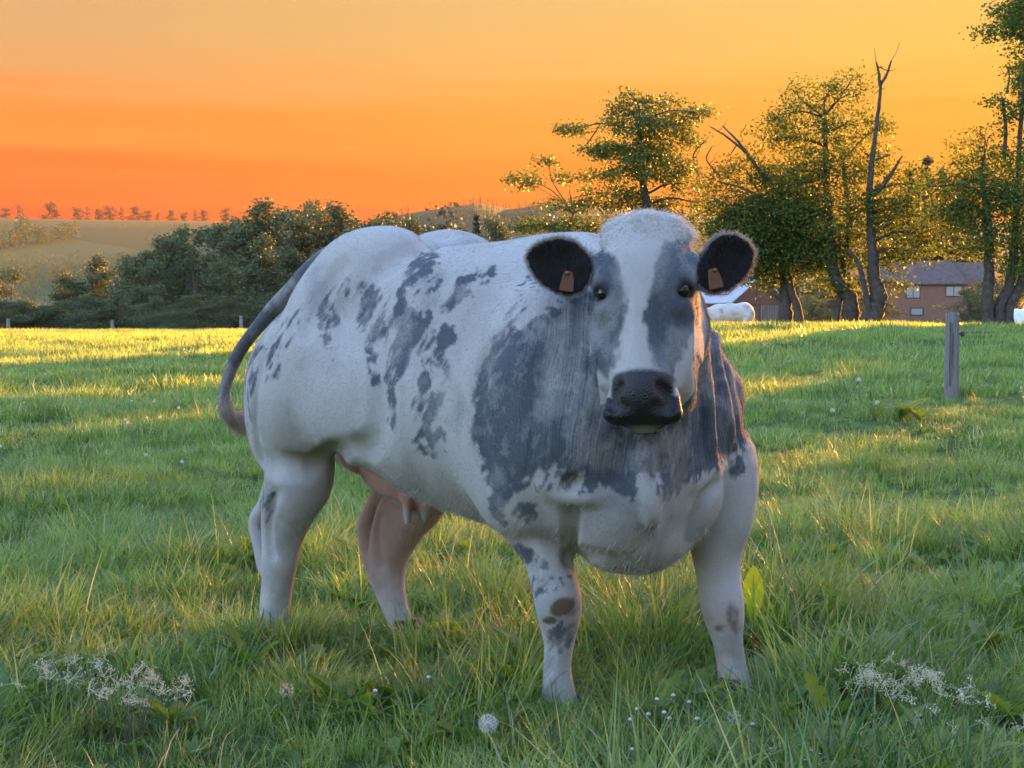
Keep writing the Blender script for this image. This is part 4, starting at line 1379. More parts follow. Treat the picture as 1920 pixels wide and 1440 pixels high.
def tree_from_photo(name, label, Y, trunks, clumps, group, leaf=0.13, dens=1.0, seed=1, mat=None, bark=None, dead=(), branch=True, depth=0.9, cl=0.24, flat=1.0):
    """trunks: [[(px, py, width_px), ...]], clumps: [(px, py, rx, ry, density)] in photo pixels at distance Y"""
    rg = np.random.default_rng(seed); rnd = random.Random(seed)
    mm = Y / FPX
    bx, by = trunks[0][0][0], trunks[0][0][1]
    p0 = at(bx, by, Y)
    z0 = float(ground_z(p0.x, Y))
    root = empty(name, (p0.x, Y, z0))
    base = np.array((p0.x, Y, z0))
    V, Q = [], []
    tops = []
    for ti, tr in enumerate(trunks):
        off = rnd.uniform(-0.3, 0.3) if ti else 0
        path = [np.array(at(x, y, Y + off)) - base for x, y, w in tr]
        path[0][2] = -0.25
        rad = [w * mm * 0.40 for x, y, w in tr]
        # root flare
        path.insert(1, path[0] * 0.75 + path[1] * 0.25); rad.insert(1, rad[0] * 0.95); rad[0] *= 1.45
        fp, fr = refine(path, rad, 5, 0.03, rnd)
        tube(fp, fr, 9, V, Q)
        tops += list(zip(fp[4:], fr[4:]))
    for tr in dead:
        path = [np.array(at(x, y, Y)) - base for x, y, w in tr]
        fp, fr = refine(path, [w * mm * 0.5 for x, y, w in tr], 4, 0.05, rnd)
        tube(fp, fr, 6, V, Q)
        for _ in range(2):
            i = rnd.randrange(1, len(fp)); d = np.array([rnd.gauss(0, 1) for _ in range(3)]) * 0.28
            tube([fp[i], fp[i] + d * .6, fp[i] + d + np.array((0, 0, .15))], [fr[i] * .6, fr[i] * .4, .006], 5, V, Q)
    LC = []
    for (x, y, rx, ry, dn) in clumps:
        yy = Y + rnd.uniform(-1, 1) * rx * mm * 0.5
        c = np.array(at(x, y, yy)) - base
        r = np.array((rx * mm, (rx + ry) * 0.5 * mm * depth, ry * mm * flat))
        vol = rx * ry * mm * mm
        n = int(2600 * vol * dn * dens) + 20
        LC.append(clump_points(c, r, n, rg, cl))
        if branch and tops:
            tp = [(np.linalg.norm((p - c) * (1, 0.6, 1.0)) + max(0, p[2] - c[2]) * 2.0, i) for i, (p, q) in enumerate(tops)]
            _, i = min(tp)
            p, q = tops[i]
            midp = (p + c) * 0.5 + np.array((rnd.gauss(0, .15), rnd.gauss(0, .15), 0.12 * np.linalg.norm(c - p)))
            rb = min(q * 0.6, 0.02 + 0.022 * np.linalg.norm(c - p))
            fp, fr = refine([p, midp, c], [rb, rb * .6, rb * .3], 4, 0.1, rnd)
            tube(fp, fr, 6, V, Q)
            for _ in range(int(3 + vol * 2)):
                i = rnd.randrange(2, len(fp))
                d = rg.normal(0, 1, 3); d /= np.linalg.norm(d); d = d * r * rnd.uniform(0.5, 1.0)
                tube([fp[i], fp[i] * .5 + (c + d) * .5 + np.array((0, 0, .1)), c + d], [fr[i] * .5, fr[i] * .32, .005], 5, V, Q)
    tk = mesh_obj('trunk', V, Q, bark or m_bark, root, smooth=True)
    LV, LQ = leaves(np.concatenate(LC), leaf * 0.74, rg)
    cr = mesh_obj('crown', LV, LQ, mat or m_leafA, root)
    set_attr(cr, 'tint', np.repeat(rg.random(len(LQ)) ** 3, 4) * 0.5)
    tag(root, label, 'tree', group)
    return root


GT = 'old trees along the field edge'
tree_from_photo('broad_tree', 'leafy tree with a layered spreading crown rising behind the cow\'s head', 50,
    [[(1222, 606, 34), (1220, 520, 30), (1216, 420, 24), (1205, 330, 16), (1198, 230, 8)], [(1040, 612, 12), (1055, 480, 10), (1075, 400, 6)]],
    [(1180, 205, 55, 22, 1.0), (1235, 195, 48, 22, 1.0), (1195, 238, 85, 28, 1.1), (1305, 212, 40, 13, 1.2), (1260, 226, 60, 20, 1.3), (1078, 243, 34, 13, 1.6), (1255, 262, 70, 36, .9), (1190, 285, 90, 28, 1.5), (1130, 278, 50, 18, 1.2),
     (985, 338, 34, 20, 1.3), (1030, 305, 42, 10, .8), (1075, 330, 45, 18, .6), (1230, 315, 80, 36, 1.5), (1165, 330, 80, 20, .9), (1150, 362, 80, 22, 1.0), (1110, 385, 50, 22, 1.0), (1215, 385, 60, 26, 1.4), (1285, 345, 40, 36, .7), (1180, 175, 12, 14, 1.5),
     (1000, 420, 50, 24, 1.3), (1085, 425, 55, 30, 1.3), (1040, 385, 45, 14, .7), (1275, 410, 40, 26, .8), (1310, 380, 30, 30, .5), (1160, 430, 50, 25, .9)], GT, 0.17, 0.62, 5, mat=m_leafD, cl=0.17, flat=0.72,
    dead=[[(1310, 330, 4), (1300, 290, 3), (1325, 262, 2)], [(1100, 270, 3), (1122, 240, 2)]])
tree_from_photo('dense_tree', 'dark dense tree on a pair of bare leaning trunks beside the barn', 46,
    [[(1465, 612, 46), (1473, 580, 30), (1474, 545, 28), (1472, 490, 26), (1460, 420, 18)], [(1503, 612, 26), (1494, 575, 19), (1482, 540, 17), (1476, 510, 16)]],
    [(1440, 425, 95, 60, 1.9), (1480, 385, 75, 50, 1.8), (1390, 455, 70, 50, 1.9), (1420, 485, 80, 42, 1.9), (1370, 385, 55, 34, .9), (1345, 340, 42, 28, .7), (1500, 470, 70, 48, 1.8), (1530, 430, 60, 60, 1.4), (1400, 320, 55, 26, .8), (1460, 340, 60, 36, 1.2), (1345, 410, 40, 40, 1.0), (1440, 520, 60, 20, 1.2), (1370, 505, 40, 22, 1.0)], GT, 0.15, 1.0, 8,
    dead=[[(1440, 340, 9), (1400, 288, 6), (1365, 258, 4), (1332, 238, 2)], [(1405, 290, 5), (1380, 262, 4), (1355, 236, 2)], [(1350, 330, 4), (1325, 300, 3), (1335, 275, 2)]])
tree_from_photo('tall_tree', 'tall open-crowned tree on a single thick leaning trunk', 45,
    [[(1592, 612, 40), (1597, 580, 36), (1588, 545, 33), (1566, 520, 26), (1556, 440, 22), (1550, 320, 16), (1545, 220, 9)], [(1566, 520, 18), (1590, 420, 14), (1580, 300, 8)]],
    [(1515, 200, 60, 30, .9), (1560, 165, 45, 18, .9), (1600, 175, 40, 24, .7), (1470, 215, 44, 24, .8), (1450, 262, 55, 34, .8), (1530, 250, 95, 36, 1.0), (1610, 235, 55, 34, .8), (1560, 310, 95, 46, 1.1), (1560, 390, 90, 60, 1.3), (1605, 465, 70, 46, 1.3), (1640, 320, 45, 44, .8), (1500, 320, 60, 40, 1.0), (1530, 480, 70, 40, 1.4), (1660, 235, 25, 16, .6), (1590, 540, 40, 18, .9), (1540, 530, 50, 18, 1.0), (1495, 165, 22, 16, .8), (1600, 140, 30, 10, .6)], GT, 0.16, 0.62, 13, cl=0.2)
tree_from_photo('forked_tree', 'crooked tree with a bare dead fork standing above its crown', 44,
    [[(1622, 614, 44), (1640, 585, 40), (1648, 555, 38), (1640, 520, 30), (1634, 440, 22), (1632, 340, 15), (1642, 250, 10), (1650, 180, 8), (1651, 158, 7)], [(1640, 530, 16), (1612, 500, 12), (1590, 470, 8)]],
    [(1690, 415, 60, 46, .9), (1705, 350, 50, 44, .7), (1665, 480, 46, 32, .9), (1705, 470, 46, 36, .8), (1665, 390, 46, 50, .8), (1620, 400, 40, 50, 1.0), (1680, 530, 30, 18, .7), (1650, 290, 26, 30, .4), (1740, 440, 30, 26, .6)], GT, 0.16, 0.75, 17, cl=0.2,
    dead=[[(1651, 160, 8), (1647, 135, 5), (1643, 117, 3)], [(1651, 160, 7), (1663, 138, 5), (1671, 114, 3)], [(1638, 365, 12), (1665, 335, 8), (1692, 292, 3)]])
tree_from_photo('three_stemmed_tree', 'tree on three slender stems beside the white tarpaulin', 42,
    [[(1858, 616, 34), (1852, 570, 26), (1855, 490, 24), (1850, 400, 18), (1840, 320, 10)], [(1872, 616, 32), (1874, 580, 28), (1892, 535, 24), (1902, 470, 20), (1910, 300, 12), (1918, 180, 9), (1932, 60, 6), (1940, -60, 4)], [(1893, 616, 30), (1893, 575, 22), (1918, 520, 20), (1940, 430, 16), (1960, 300, 10)]],
    [(1830, 290, 60, 34, .9), (1800, 345, 66, 36, 1.1), (1790, 410, 66, 36, 1.2), (1850, 375, 70, 56, 1.3), (1905, 350, 60, 80, 1.3), (1760, 395, 36, 24, .9), (1870, 450, 66, 34, 1.3), (1785, 470, 50, 22, 1.0), (1940, 450, 60, 50, 1.4), (1890, 212, 34, 28, .8), (1868, 188, 20, 12, .8), (1845, 252, 36, 12, .7), (1885, 22, 48, 18, 1.2), (1860, 62, 36, 13, 1.2), (1905, 50, 34, 26, 1.2), (1908, 100, 12, 10, 1.0),
     (1950, 20, 60, 50, 1.3), (1960, 150, 60, 60, .9), (1970, 280, 60, 60, 1.2), (1960, -50, 60, 40, 1.2), (1740, 350, 26, 16, .6), (1920, 500, 50, 22, 1.0)], GT, 0.15, 0.8, 23, cl=0.2,
    dead=[[(1888, 175, 5), (1893, 140, 3), (1886, 125, 2)], [(1905, 150, 4), (1915, 138, 2)], [(1882, 300, 8), (1886, 250, 7), (1880, 185, 5)]])
# the row goes on past the right edge of the picture and throws the shade over the cow
for k, (px_, Y_, sd_) in enumerate([(2110, 46, 31), (2350, 44, 37), (2600, 47, 41), (2850, 45, 43), (3120, 47, 47)]):
    rr_ = random.Random(sd_)
    cl_ = [(px_ + rr_.uniform(-150, 150), 60 + 480 * (i / 17.0) + rr_.uniform(-25, 25), rr_.uniform(60, 95), rr_.uniform(45, 70), 1.9) for i in range(18)]
    # the crowns part a little here and let some low sun through
    cl_ = [(a, b, c, d, e * (0.42 if 2610 < a < 2790 and 120 < b < 380 else 1.0)) for a, b, c, d, e in cl_]
    cl_ += [(px_ + rr_.uniform(-90, 90), rr_.uniform(-160, 60), 70, 55, 1.6) for i in range(6)]
    tree_from_photo('row_tree', 'dense leafy tree %s along the row past the three-stemmed tree' % ['first', 'second', 'third', 'fourth', 'fifth'][k], Y_,
        [[(px_, 614, 50), (px_ + 12, 540, 38), (px_ - 8, 400, 30), (px_ + 5, 200, 18), (px_, 40, 8)]], cl_, GT, 0.16, 1.0, sd_)


# ------------------------------------------------------------------ generic trees, shared meshes
def generic_tree_meshes(seed, h, spread, n, leaf, low=0.15, shape='round', mat=None):
    rg = np.random.default_rng(seed); rnd = random.Random(seed)
    V, Q = [], []
    lean = rnd.uniform(-0.06, 0.06)
    tr = [np.array((lean * h * t * t + rnd.gauss(0, 0.04), rnd.gauss(0, 0.04), h * t * 0.9 - 0.3 * (t == 0))) for t in np.linspace(0, 1, 6)]
    tube(*refine(tr, list(np.linspace(0.02 * h, 0.004 * h, 6)), 3, 0.03, rnd), 7, V, Q)
    C = []
    k = 16
    for i in range(k):
        t = low + (1 - low) * (i + rnd.random()) / k
        wid = spread * {'round': math.sin(math.pi * min(0.98, 0.18 + 0.75 * t)) ** 0.7, 'tall': math.sin(math.pi * min(0.97, 0.25 + 0.7 * t)), 'wind': 0.5 + 0.5 * t}[shape]
        a = rnd.uniform(0, 6.283)
        rr = wid * rnd.uniform(0.25, 0.8)
        c = np.array((rr * math.cos(a), rr * math.sin(a), h * t))
        r = np.array((wid * .48, wid * .48, h * 0.09)) * rnd.uniform(0.8, 1.2)
        C.append(clump_points(c, r, n // k, rg, leaf * 1.4))
        p = tr[min(5, max(1, int(t * 5)))]
        tube(*refine([p * (1, 1, 0.8), (p + c) * .5, c], [0.008 * h, 0.005 * h, 0.002 * h], 3, 0.1, rnd), 5, V, Q)
    LV, LQ = leaves(np.concatenate(C), leaf, rg, 0.2, 0.7)
    t_ = mesh_obj('trunk', V, Q, m_bark2, None, smooth=True)
    c_ = mesh_obj('crown', LV, LQ, mat or m_leafB)
    set_attr(c_, 'tint', np.repeat(rg.random(len(LQ)) ** 3, 4) * 0.5)
    md = (t_.data, c_.data)
    for o in (t_, c_): bpy.data.objects.remove(o)
    return md


def spruce_meshes(seed, h, w, n, leaf):
    rg = np.random.default_rng(seed)
    V, Q = [], []
    tube([np.array((0, 0, -0.3)), np.array((0, 0, h * .5)), np.array((0, 0, h))], [0.014 * h, 0.008 * h, 0.001 * h], 7, V, Q)
    C = []
    L = 20
    for i in range(L):
        z = h * (0.12 + 0.88 * i / L)
        wd = w * (1 - (z / h)) ** 0.85 + 0.01
        for a in rg.uniform(0, 6.283, 7):
            m = max(4, int(n / (L * 7)))
            t = rg.uniform(0.1, 1, m)
            C.append(np.stack([np.cos(a) * t * wd, np.sin(a) * t * wd, z - t * wd * 0.35 + rg.normal(0, .06, m)], 1) + rg.normal(0, leaf * .5, (m, 3)))
    LV, LQ = leaves(np.concatenate(C), leaf, rg, 0.6, 0.5)
    t_ = mesh_obj('trunk', V, Q, m_bark2, None, smooth=True)
    c_ = mesh_obj('crown', LV, LQ, m_leafC)
    md = (t_.data, c_.data)
    for o in (t_, c_): bpy.data.objects.remove(o)
    return md


def put_tree(name, md, label, x, y, scale, rz, group, cat='tree', z=None, sz=None):
    r = empty(name, (x, y, float(ground_z(x, y)) if z is None else z), rz)
    r.scale = (scale, scale, sz or scale)
    for nm, me in zip(('trunk', 'crown'), md):
        o = bpy.data.objects.new(nm, me); COL.objects.link(o); o.parent = r
    tag(r, label, cat, group)
    return r


GEN = [generic_tree_meshes(101, 10, 3.4, 11000, 0.19, 0.22), generic_tree_meshes(102, 10, 2.8, 10000, 0.19, 0.18, 'tall'), generic_tree_meshes(103, 10, 3.8, 12000, 0.20, 0.12),
       generic_tree_meshes(104, 10, 3.0, 10000, 0.18, 0.30), generic_tree_meshes(105, 10, 4.6, 13000, 0.20, 0.04)]
THIN = [generic_tree_meshes(111, 10, 3.4, 1500, 0.42, 0.25, 'wind', m_leafC), generic_tree_meshes(112, 10, 2.2, 800, 0.40, 0.15, 'tall', m_leafC), generic_tree_meshes(113, 10, 4.2, 1900, 0.42, 0.15, 'round', m_leafC)]
SPR = [spruce_meshes(121, 10, 1.7, 7000, 0.15), spruce_meshes(122, 10, 1.45, 6500, 0.14)]


def by_px(md, name, label, px_, top_y, Y_, group, rz=None, wide=1.0, H0=10.0, cat='tree'):
    a, _ = ray(px_, 600)
    x = a * Y_
    z = float(ground_z(x, Y_))
    ztop = at(px_, top_y, Y_).z
    s = (ztop - z) / (H0 * 1.03)
    return put_tree(name, md, label, x, Y_, s * wide, random.uniform(0, 6.28) if rz is None else rz, group, cat, z, s)


# the little wood beyond the field, left
wr_ = random.Random(77)
back = [(140, 520), (185, 486), (232, 492), (272, 470), (305, 442), (345, 432), (388, 424), (428, 420), (462, 404), (500, 386), (528, 392), (562, 388), (598, 391), (634, 396), (668, 402), (702, 408), (738, 414), (775, 420), (815, 428), (860, 432)]
lb = ['dark leafy tree in the back of the small wood beyond the pasture', 'broad-crowned tree standing in front of the small wood beyond the pasture', 'low bushy shrub at the foot of the small wood']
for i, (px_, ty) in enumerate(back):
    by_px(GEN[i % 4], 'wood_tree', lb[0], px_ + wr_.uniform(-6, 6), ty + wr_.uniform(-3, 6), 118 + wr_.uniform(-8, 10), 'trees at the back of the small wood', None, wr_.uniform(1.1, 1.35))
for i, px_ in enumerate(range(250, 900, 58)):
    ty = float(np.interp(px_, [250, 330, 480, 900], [540, 500, 470, 470])) + wr_.uniform(-22, 22)
    by_px(GEN[(i * 3 + 1) % 4], 'wood_tree', lb[1], px_ + wr_.uniform(-12, 12), ty, 104 + wr_.uniform(-4, 4), 'trees in front of the small wood', None, wr_.uniform(1.25, 1.6))
for i, px_ in enumerate(list(range(-60, 260, 40)) + list(range(300, 820, 65))):
    ty = float(np.interp(px_, [-60, 130, 200, 900], [556, 562, 556, 540])) + wr_.uniform(-8, 10)
    by_px(GEN[4], 'shrub', lb[2], px_, ty, 96 + wr_.uniform(-3, 3), 'shrubs at the foot of the small wood', None, wr_.uniform(1.5, 2.0), 10.0, 'shrub')
# sun-lit round trees in the valley
by_px(GEN[2], 'valley_tree', 'round sun-lit yellow tree in the valley beyond the shrubs', 14, 500, 210, None, 0.3, 1.15)
by_px(GEN[0], 'valley_tree', 'small sun-lit tree beside the valley meadow', 128, 506, 260, None, 1.0, 1.1)
# thin wind-bent trees on the skyline
for i, (px_, ty) in enumerate([(12, 392), (36, 388), (96, 384), (148, 392), (166, 394), (188, 396), (208, 389), (230, 394), (254, 391), (278, 397), (300, 402), (324, 398), (346, 400), (366, 398), (384, 398), (424, 394)]):
    by_px(THIN[i % 3], 'ridge_tree', 'thin wind-bent tree in the row along the hilltop skyline', px_, ty - 4, 880, 'row of trees on the skyline', None, 1.25)
# spruces behind the cow's back and behind the house
by_px(SPR[0], 'spruce', 'pointed dark spruce standing behind the cow\'s back', 893, 388, 110, None)
by_px(GEN[0], 'wood_tree', 'rounded dark tree right beside the pointed spruce', 925, 410, 108, None, None, 0.8)
by_px(THIN[1], 'wood_tree', 'thin half-bare tree between the small wood and the spruce', 840, 396, 112, None, None, 0.8)
for i, (px_, ty, Y_) in enumerate([(1736, 262, 150), (1702, 286, 152), (1764, 284, 148), (1720, 306, 140), (1788, 316, 146), (1680, 330, 150), (1806, 300, 155), (1850, 330, 150), (1640, 350, 152), (1590, 380, 155), (1545, 395, 158)]):
    by_px(SPR[i % 2], 'spruce', 'dark spruce in the stand behind the house', px_, ty + 14, Y_, 'spruces behind the house', None, 1.25)
for i, (px_, ty, Y_, wd) in enumerate([(1520, 556, 84, 1.7), (1545, 548, 88, 1.6), (1575, 560, 86, 1.6), (1655, 556, 90, 1.7), (1815, 545, 95, 1.5), (1842, 520, 98, 1.3), (1905, 500, 96, 1.4), (1880, 530, 100, 1.5), (1500, 520, 125, 1.4), (1560, 500, 128, 1.3), (1300, 560, 120, 1.5), (1230, 540, 125, 1.5)]):
    by_px(GEN[4], 'garden_shrub', 'bushy shrub in the garden around the house', px_, ty, Y_, 'garden shrubs around the house', None, wd, 10, 'shrub')


# unseen trees added behind the viewpoint to block low sky and favour top light
for k in range(9):
    a = R(112 + 17 * k)
    put_tree('unseen_shade_tree', GEN[(0, 2, 4)[k % 3]], 'unseen leafy tree added behind the viewpoint to block low sky', 13.5 * math.sin(a), 13.5 * math.cos(a), 0.95 + 0.12 * math.sin(k * 2.1), k * 1.3, 'unseen trees added to block low sky')


# far woods: nobody could count these
def mass(name, items, md, mat, label):
    cv = np.empty(len(md.vertices) * 3, np.float32); md.vertices.foreach_get('co', cv); cv = cv.reshape(-1, 3)
    nq = len(md.polygons)
    keep = rng.choice(nq, min(nq, 170), replace=False)
    cv = cv.reshape(-1, 4, 3)[keep]
    cc = cv.mean(1, keepdims=True)
    cv = cc + (cv - cc) * 3.2
    Vs = []
    for (x, y, z, s) in items:
        a = rng.uniform(0, 6.28); c, sn = math.cos(a), math.sin(a)
        q = cv.reshape(-1, 3) * s
        Vs.append(np.stack([q[:, 0] * c - q[:, 1] * sn + x, q[:, 0] * sn + q[:, 1] * c + y, q[:, 2] + z], 1))
    Vs = np.concatenate(Vs)
    o = mesh_obj(name, Vs, np.arange(len(Vs)).reshape(-1, 4), mat)
    set_attr(o, 'tint', np.repeat(rng.random(len(Vs) // 4) ** 3, 4) * 0.4)
    return tag(o, label, 'wood', kind='stuff')


def hill_point(px_, py_):
    a, b = ray(px_, py_)
    Ys = np.geomspace(160, 1500, 900)
    d = CAM_H + b * Ys - ground_z(a * Ys, Ys)
    i = np.argmax(d < 0) if (d < 0).any() else 700
    return a * Ys[i], Ys[i]


items = []
for _ in range(360):
    px_ = rng.uniform(-300, 560); py_ = rng.uniform(498, 560)
    x, y = hill_point(px_, py_)
    items.append((x, y, float(ground_z(x, y)), rng.uniform(0.34, 0.56) * min(1.3, max(.6, y / 450))))
for _ in range(70):
    t = rng.random()
    x, y = hill_point(-40 + 180 * t, 474 - 26 * t + rng.normal(0, 2)); items.append((x, y, float(ground_z(x, y)), rng.uniform(0.45, 0.8)))
for _ in range(16):
    x, y = hill_point(44 + rng.normal(0, 6), 448 + rng.normal(0, 5)); items.append((x, y, float(ground_z(x, y)), rng.uniform(0.7, 1.1)))
for _ in range(60):
    x, y = hill_point(rng.uniform(-50, 420), 429 + rng.normal(0, 1)); items.append((x, y, float(ground_z(x, y)), rng.uniform(0.15, 0.3)))
mass('hillside_wood', items, GEN[2][1], m_leafB, 'dark distant wood and hedges on the far hillside')
items = []
for _ in range(620):
    px_ = rng.uniform(690, 1330)
    ry = float(np.interp(px_, RIDGE_PX, RIDGE_PY))
    x, y = hill_point(px_, ry + 1 + 45 * rng.random() ** 1.6)
    items.append((x, y, float(ground_z(x, y)), rng.uniform(0.35, 0.75)))
mass('ridge_forest', items, SPR[0][1], m_leafC, 'hazy forest covering the far ridge behind the cow\'s back')
# ------------------------------------------------------------------ buildings
def box_obj(name, lo, hi, mat, parent, M=None, bev=0.0):
    bm = bmesh.new()
    bmesh.ops.create_cube(bm, size=1.0)
    for v in bm.verts:
        v.co = Vector([lo[i] + (v.co[i] + 0.5) * (hi[i] - lo[i]) for i in range(3)])
    if bev: bmesh.ops.bevel(bm, geom=list(bm.edges), offset=bev, segments=1, affect='EDGES')
    me = bpy.data.meshes.new(name); bm.to_mesh(me); bm.free()
    me.materials.append(mat)
    o = bpy.data.objects.new(name, me); COL.objects.link(o); o.parent = parent
    if M is not None: o.matrix_local = M
    return o


def wood_mat(name, a, b_, scale):
    m, nt, b = new_mat(name)
    tc = nt.add('ShaderNodeTexCoord')
    mp = nt.add('ShaderNodeMapping', {'Vector': tc.outputs['Object'], 'Scale': scale})
    n = nt.noise(3.0, 5, mp.outputs[0], 0.65)
    n2 = nt.noise(2.0, 4, tc.outputs['Object'], 0.6)
    c = nt.ramp(n, [(0.3, a), (0.7, b_)])
    c = nt.mix(nt.math('MULTIPLY', n2, 0.4), c, tuple(x * 0.5 for x in a))
    nt.l.new(c, b.inputs['Base Color'])
    b.inputs['Roughness'].default_value = 0.9
    b.inputs['Specular IOR Level'].default_value = 0.2
    bp = nt.add('ShaderNodeBump', {'Strength': 0.7, 'Distance': 0.01, 'Height': n})
    nt.l.new(bp.outputs[0], b.inputs['Normal'])
    return m


m_brown = wood_mat('brown_boards', (0.135, 0.070, 0.048), (0.21, 0.120, 0.085), (9, 9, 0.6))
m_slat = wood_mat('grey_slats', (0.17, 0.135, 0.115), (0.28, 0.23, 0.20), (6, 6, 0.5))
m_roofp = simple_mat('pale_roof_sheet', (0.33, 0.33, 0.37), 0.6, 1.2, 0.12, 0.2, spec=0.4)
m_roofd = simple_mat('slate_roof', (0.105, 0.078, 0.074), 0.95, 3.0, 0.2, 0.4, spec=0.08)
m_panel, nt, b = new_mat('solar_glass')
b.inputs['Base Color'].default_value = (0.10, 0.13, 0.24, 1); b.inputs['Roughness'].default_value = 0.18
m_dark, nt, b = new_mat('dark_frame')
b.inputs['Base Color'].default_value = (0.035, 0.028, 0.026, 1); b.inputs['Roughness'].default_value = 0.7
m_white = simple_mat('white_paint', (0.72, 0.72, 0.72), 0.6, 4, 0.08)
m_pane, nt, b = new_mat('window_pane')
b.inputs['Base Color'].default_value = (0.22, 0.21, 0.20, 1); b.inputs['Roughness'].default_value = 0.15

# barn: the corner nearest the camera, long side running left, gable running right and away
c0 = at(1367, 605, 92); c1 = at(1468, 605, 97)
gz = min(float(ground_z(c0.x, c0.y)), float(ground_z(c1.x, c1.y))) - 0.15
gv = Vector((c1.x - c0.x, c1.y - c0.y, 0)); GW = gv.length; gv.normalize()
lv = Vector((-gv.y, gv.x, 0))                 # along the ridge, to the left and away
barn = empty('barn', (c0.x, c0.y, gz))
M0 = Matrix((( gv.x, lv.x, 0, 0), (gv.y, lv.y, 0, 0), (0, 0, 1, 0), (0, 0, 0, 1)))
barn.matrix_world = Matrix.Translation(barn.location) @ M0
eave, apex, LEN = at(1367, 567, 92).z - gz, at(1415, 521, 94.4).z - gz, 12.0


def gable_prism(name, w, l, zb, ze, za, mat, parent, y0=0.0):
    V = [(0, y0, zb), (w, y0, zb), (w, y0, ze), (w / 2, y0, za), (0, y0, ze), (0, l, zb), (w, l, zb), (w, l, ze), (w / 2, l, za), (0, l, ze)]
    Fq = [(0, 1, 2, 3, 4), (9, 8, 7, 6, 5), (0, 4, 9, 5), (1, 6, 7, 2), (0, 5, 6, 1), (4, 3, 8, 9), (3, 2, 7, 8)]
    return mesh_obj(name, V, Fq, mat, parent)


gable_prism('wall', GW, LEN, 0, eave, apex, m_brown, barn)
slope = math.hypot(GW / 2, apex - eave); ang = math.atan2(apex - eave, GW / 2)
for sgn in (0, 1):
    if sgn == 0:
        Mr = Matrix.Translation((-0.3 * math.cos(ang), -0.35, eave + 0.05 - 0.3 * math.sin(ang))) @ Matrix.Rotation(-ang, 4, 'Y')
    else:
        Mr = Matrix.Translation((GW + 0.3 * math.cos(ang), -0.35, eave + 0.05 - 0.3 * math.sin(ang))) @ Matrix.Rotation(math.pi + ang, 4, 'Y') @ Matrix.Scale(-1, 4, (0, 0, 1))
    rf = box_obj('roof', (0, 0, 0.0), (slope + 0.32, LEN + 0.7, 0.08), m_roofp, barn, Mr)
    if sgn == 0:
        for (a0, a1, b0, b1) in ((1.1, 2.5, 0.9, 2.6), (0.9, 2.9, 3.6, 7.6)):
            pn = box_obj('solar_panel', (a0, b0, 0.12), (a1, b1, 0.16), m_panel, rf)
box_obj('beam', (-0.04, -0.07, eave - 0.10), (GW + 0.04, -0.004, eave + 0.06), m_brown, barn)
box_obj('post', (GW * 0.5 - .07, -0.06, eave + 0.07), (GW * 0.5 + .07, -0.004, apex - 0.3), m_brown, barn)
for k in range(13):
    x0 = GW * 0.56 + k * (GW * 0.42) / 13
    box_obj('slat', (x0, -0.09, 0.05), (x0 + 0.13, -0.015, eave - 0.13), m_slat, barn)
tag(barn, 'brown wooden barn with a pale roof carrying solar panels', 'barn')

# house
hc = at(1690, 600, 115); gzh = float(ground_z(hc.x, 115)) - 0.2
house = empty('house', (at(1655, 600, 115).x, 115, gzh), R(-6))
HW, HD = at(1850, 600, 115).x - at(1655, 600, 115).x, 6.0
ze = at(1700, 529, 115).z - gzh; za = at(1700, 489, 118).z - gzh
box_obj('wall', (0, 0, 0), (HW, HD, ze), m_brown, house)
V = [(-.4, -.4, ze - .08), (HW * .78, -.4, ze - .08), (HW * .70, HD / 2, za), (-.4, HD / 2, za), (-.4, HD + .4, ze - .08), (HW * .78, HD + .4, ze - .08),
     (-.4, -.4, ze - .2), (HW * .78, -.4, ze - .2), (HW * .78, HD + .4, ze - .2), (-.4, HD + .4, ze - .2)]
mesh_obj('roof', V, [(0, 1, 2, 3), (3, 2, 5, 4), (1, 5, 2), (0, 3, 4), (6, 7, 1, 0), (7, 8, 5, 1), (8, 9, 4, 5), (9, 6, 0, 4), (9, 8, 7, 6)], m_roofd, house)
V = [(HW * .60, 1.0, ze - .05), (HW + .5, 1.0, ze - .05), (HW + .5, HD / 2 + .8, za - .12), (HW * .60, HD / 2 + .8, za - .12), (HW + .5, HD + .8, ze - .05), (HW * .60, HD + .8, ze - .05)]
mesh_obj('roof', V, [(0, 1, 2, 3), (3, 2, 4, 5), (1, 4, 2), (0, 3, 5)], m_roofd, house)
kx = HW / (1850 - 1655)
for (x0, x1, y0, y1, panes) in ((1697, 1723, 535, 560, 2), (1769, 1799, 536, 557, 2), (1706, 1730, 577, 592, 1)):
    wx0, wx1 = (x0 - 1655) * kx, (x1 - 1655) * kx
    wz1, wz0 = at(1700, y0, 115).z - gzh, at(1700, y1, 115).z - gzh
    w_ = box_obj('window', (wx0, -0.05, wz0), (wx1, -0.004, wz1), m_dark, house)
    pw = (wx1 - wx0 - 0.18) / panes
    for i in range(panes):
        box_obj('pane', (wx0 + 0.06 + i * (pw + 0.06), -0.085, wz0 + 0.08), (wx0 + 0.06 + i * (pw + 0.06) + pw, -0.055, wz1 - 0.08), m_pane, w_)
tag(house, 'brown timber house with a dark pitched roof behind the trees', 'house')

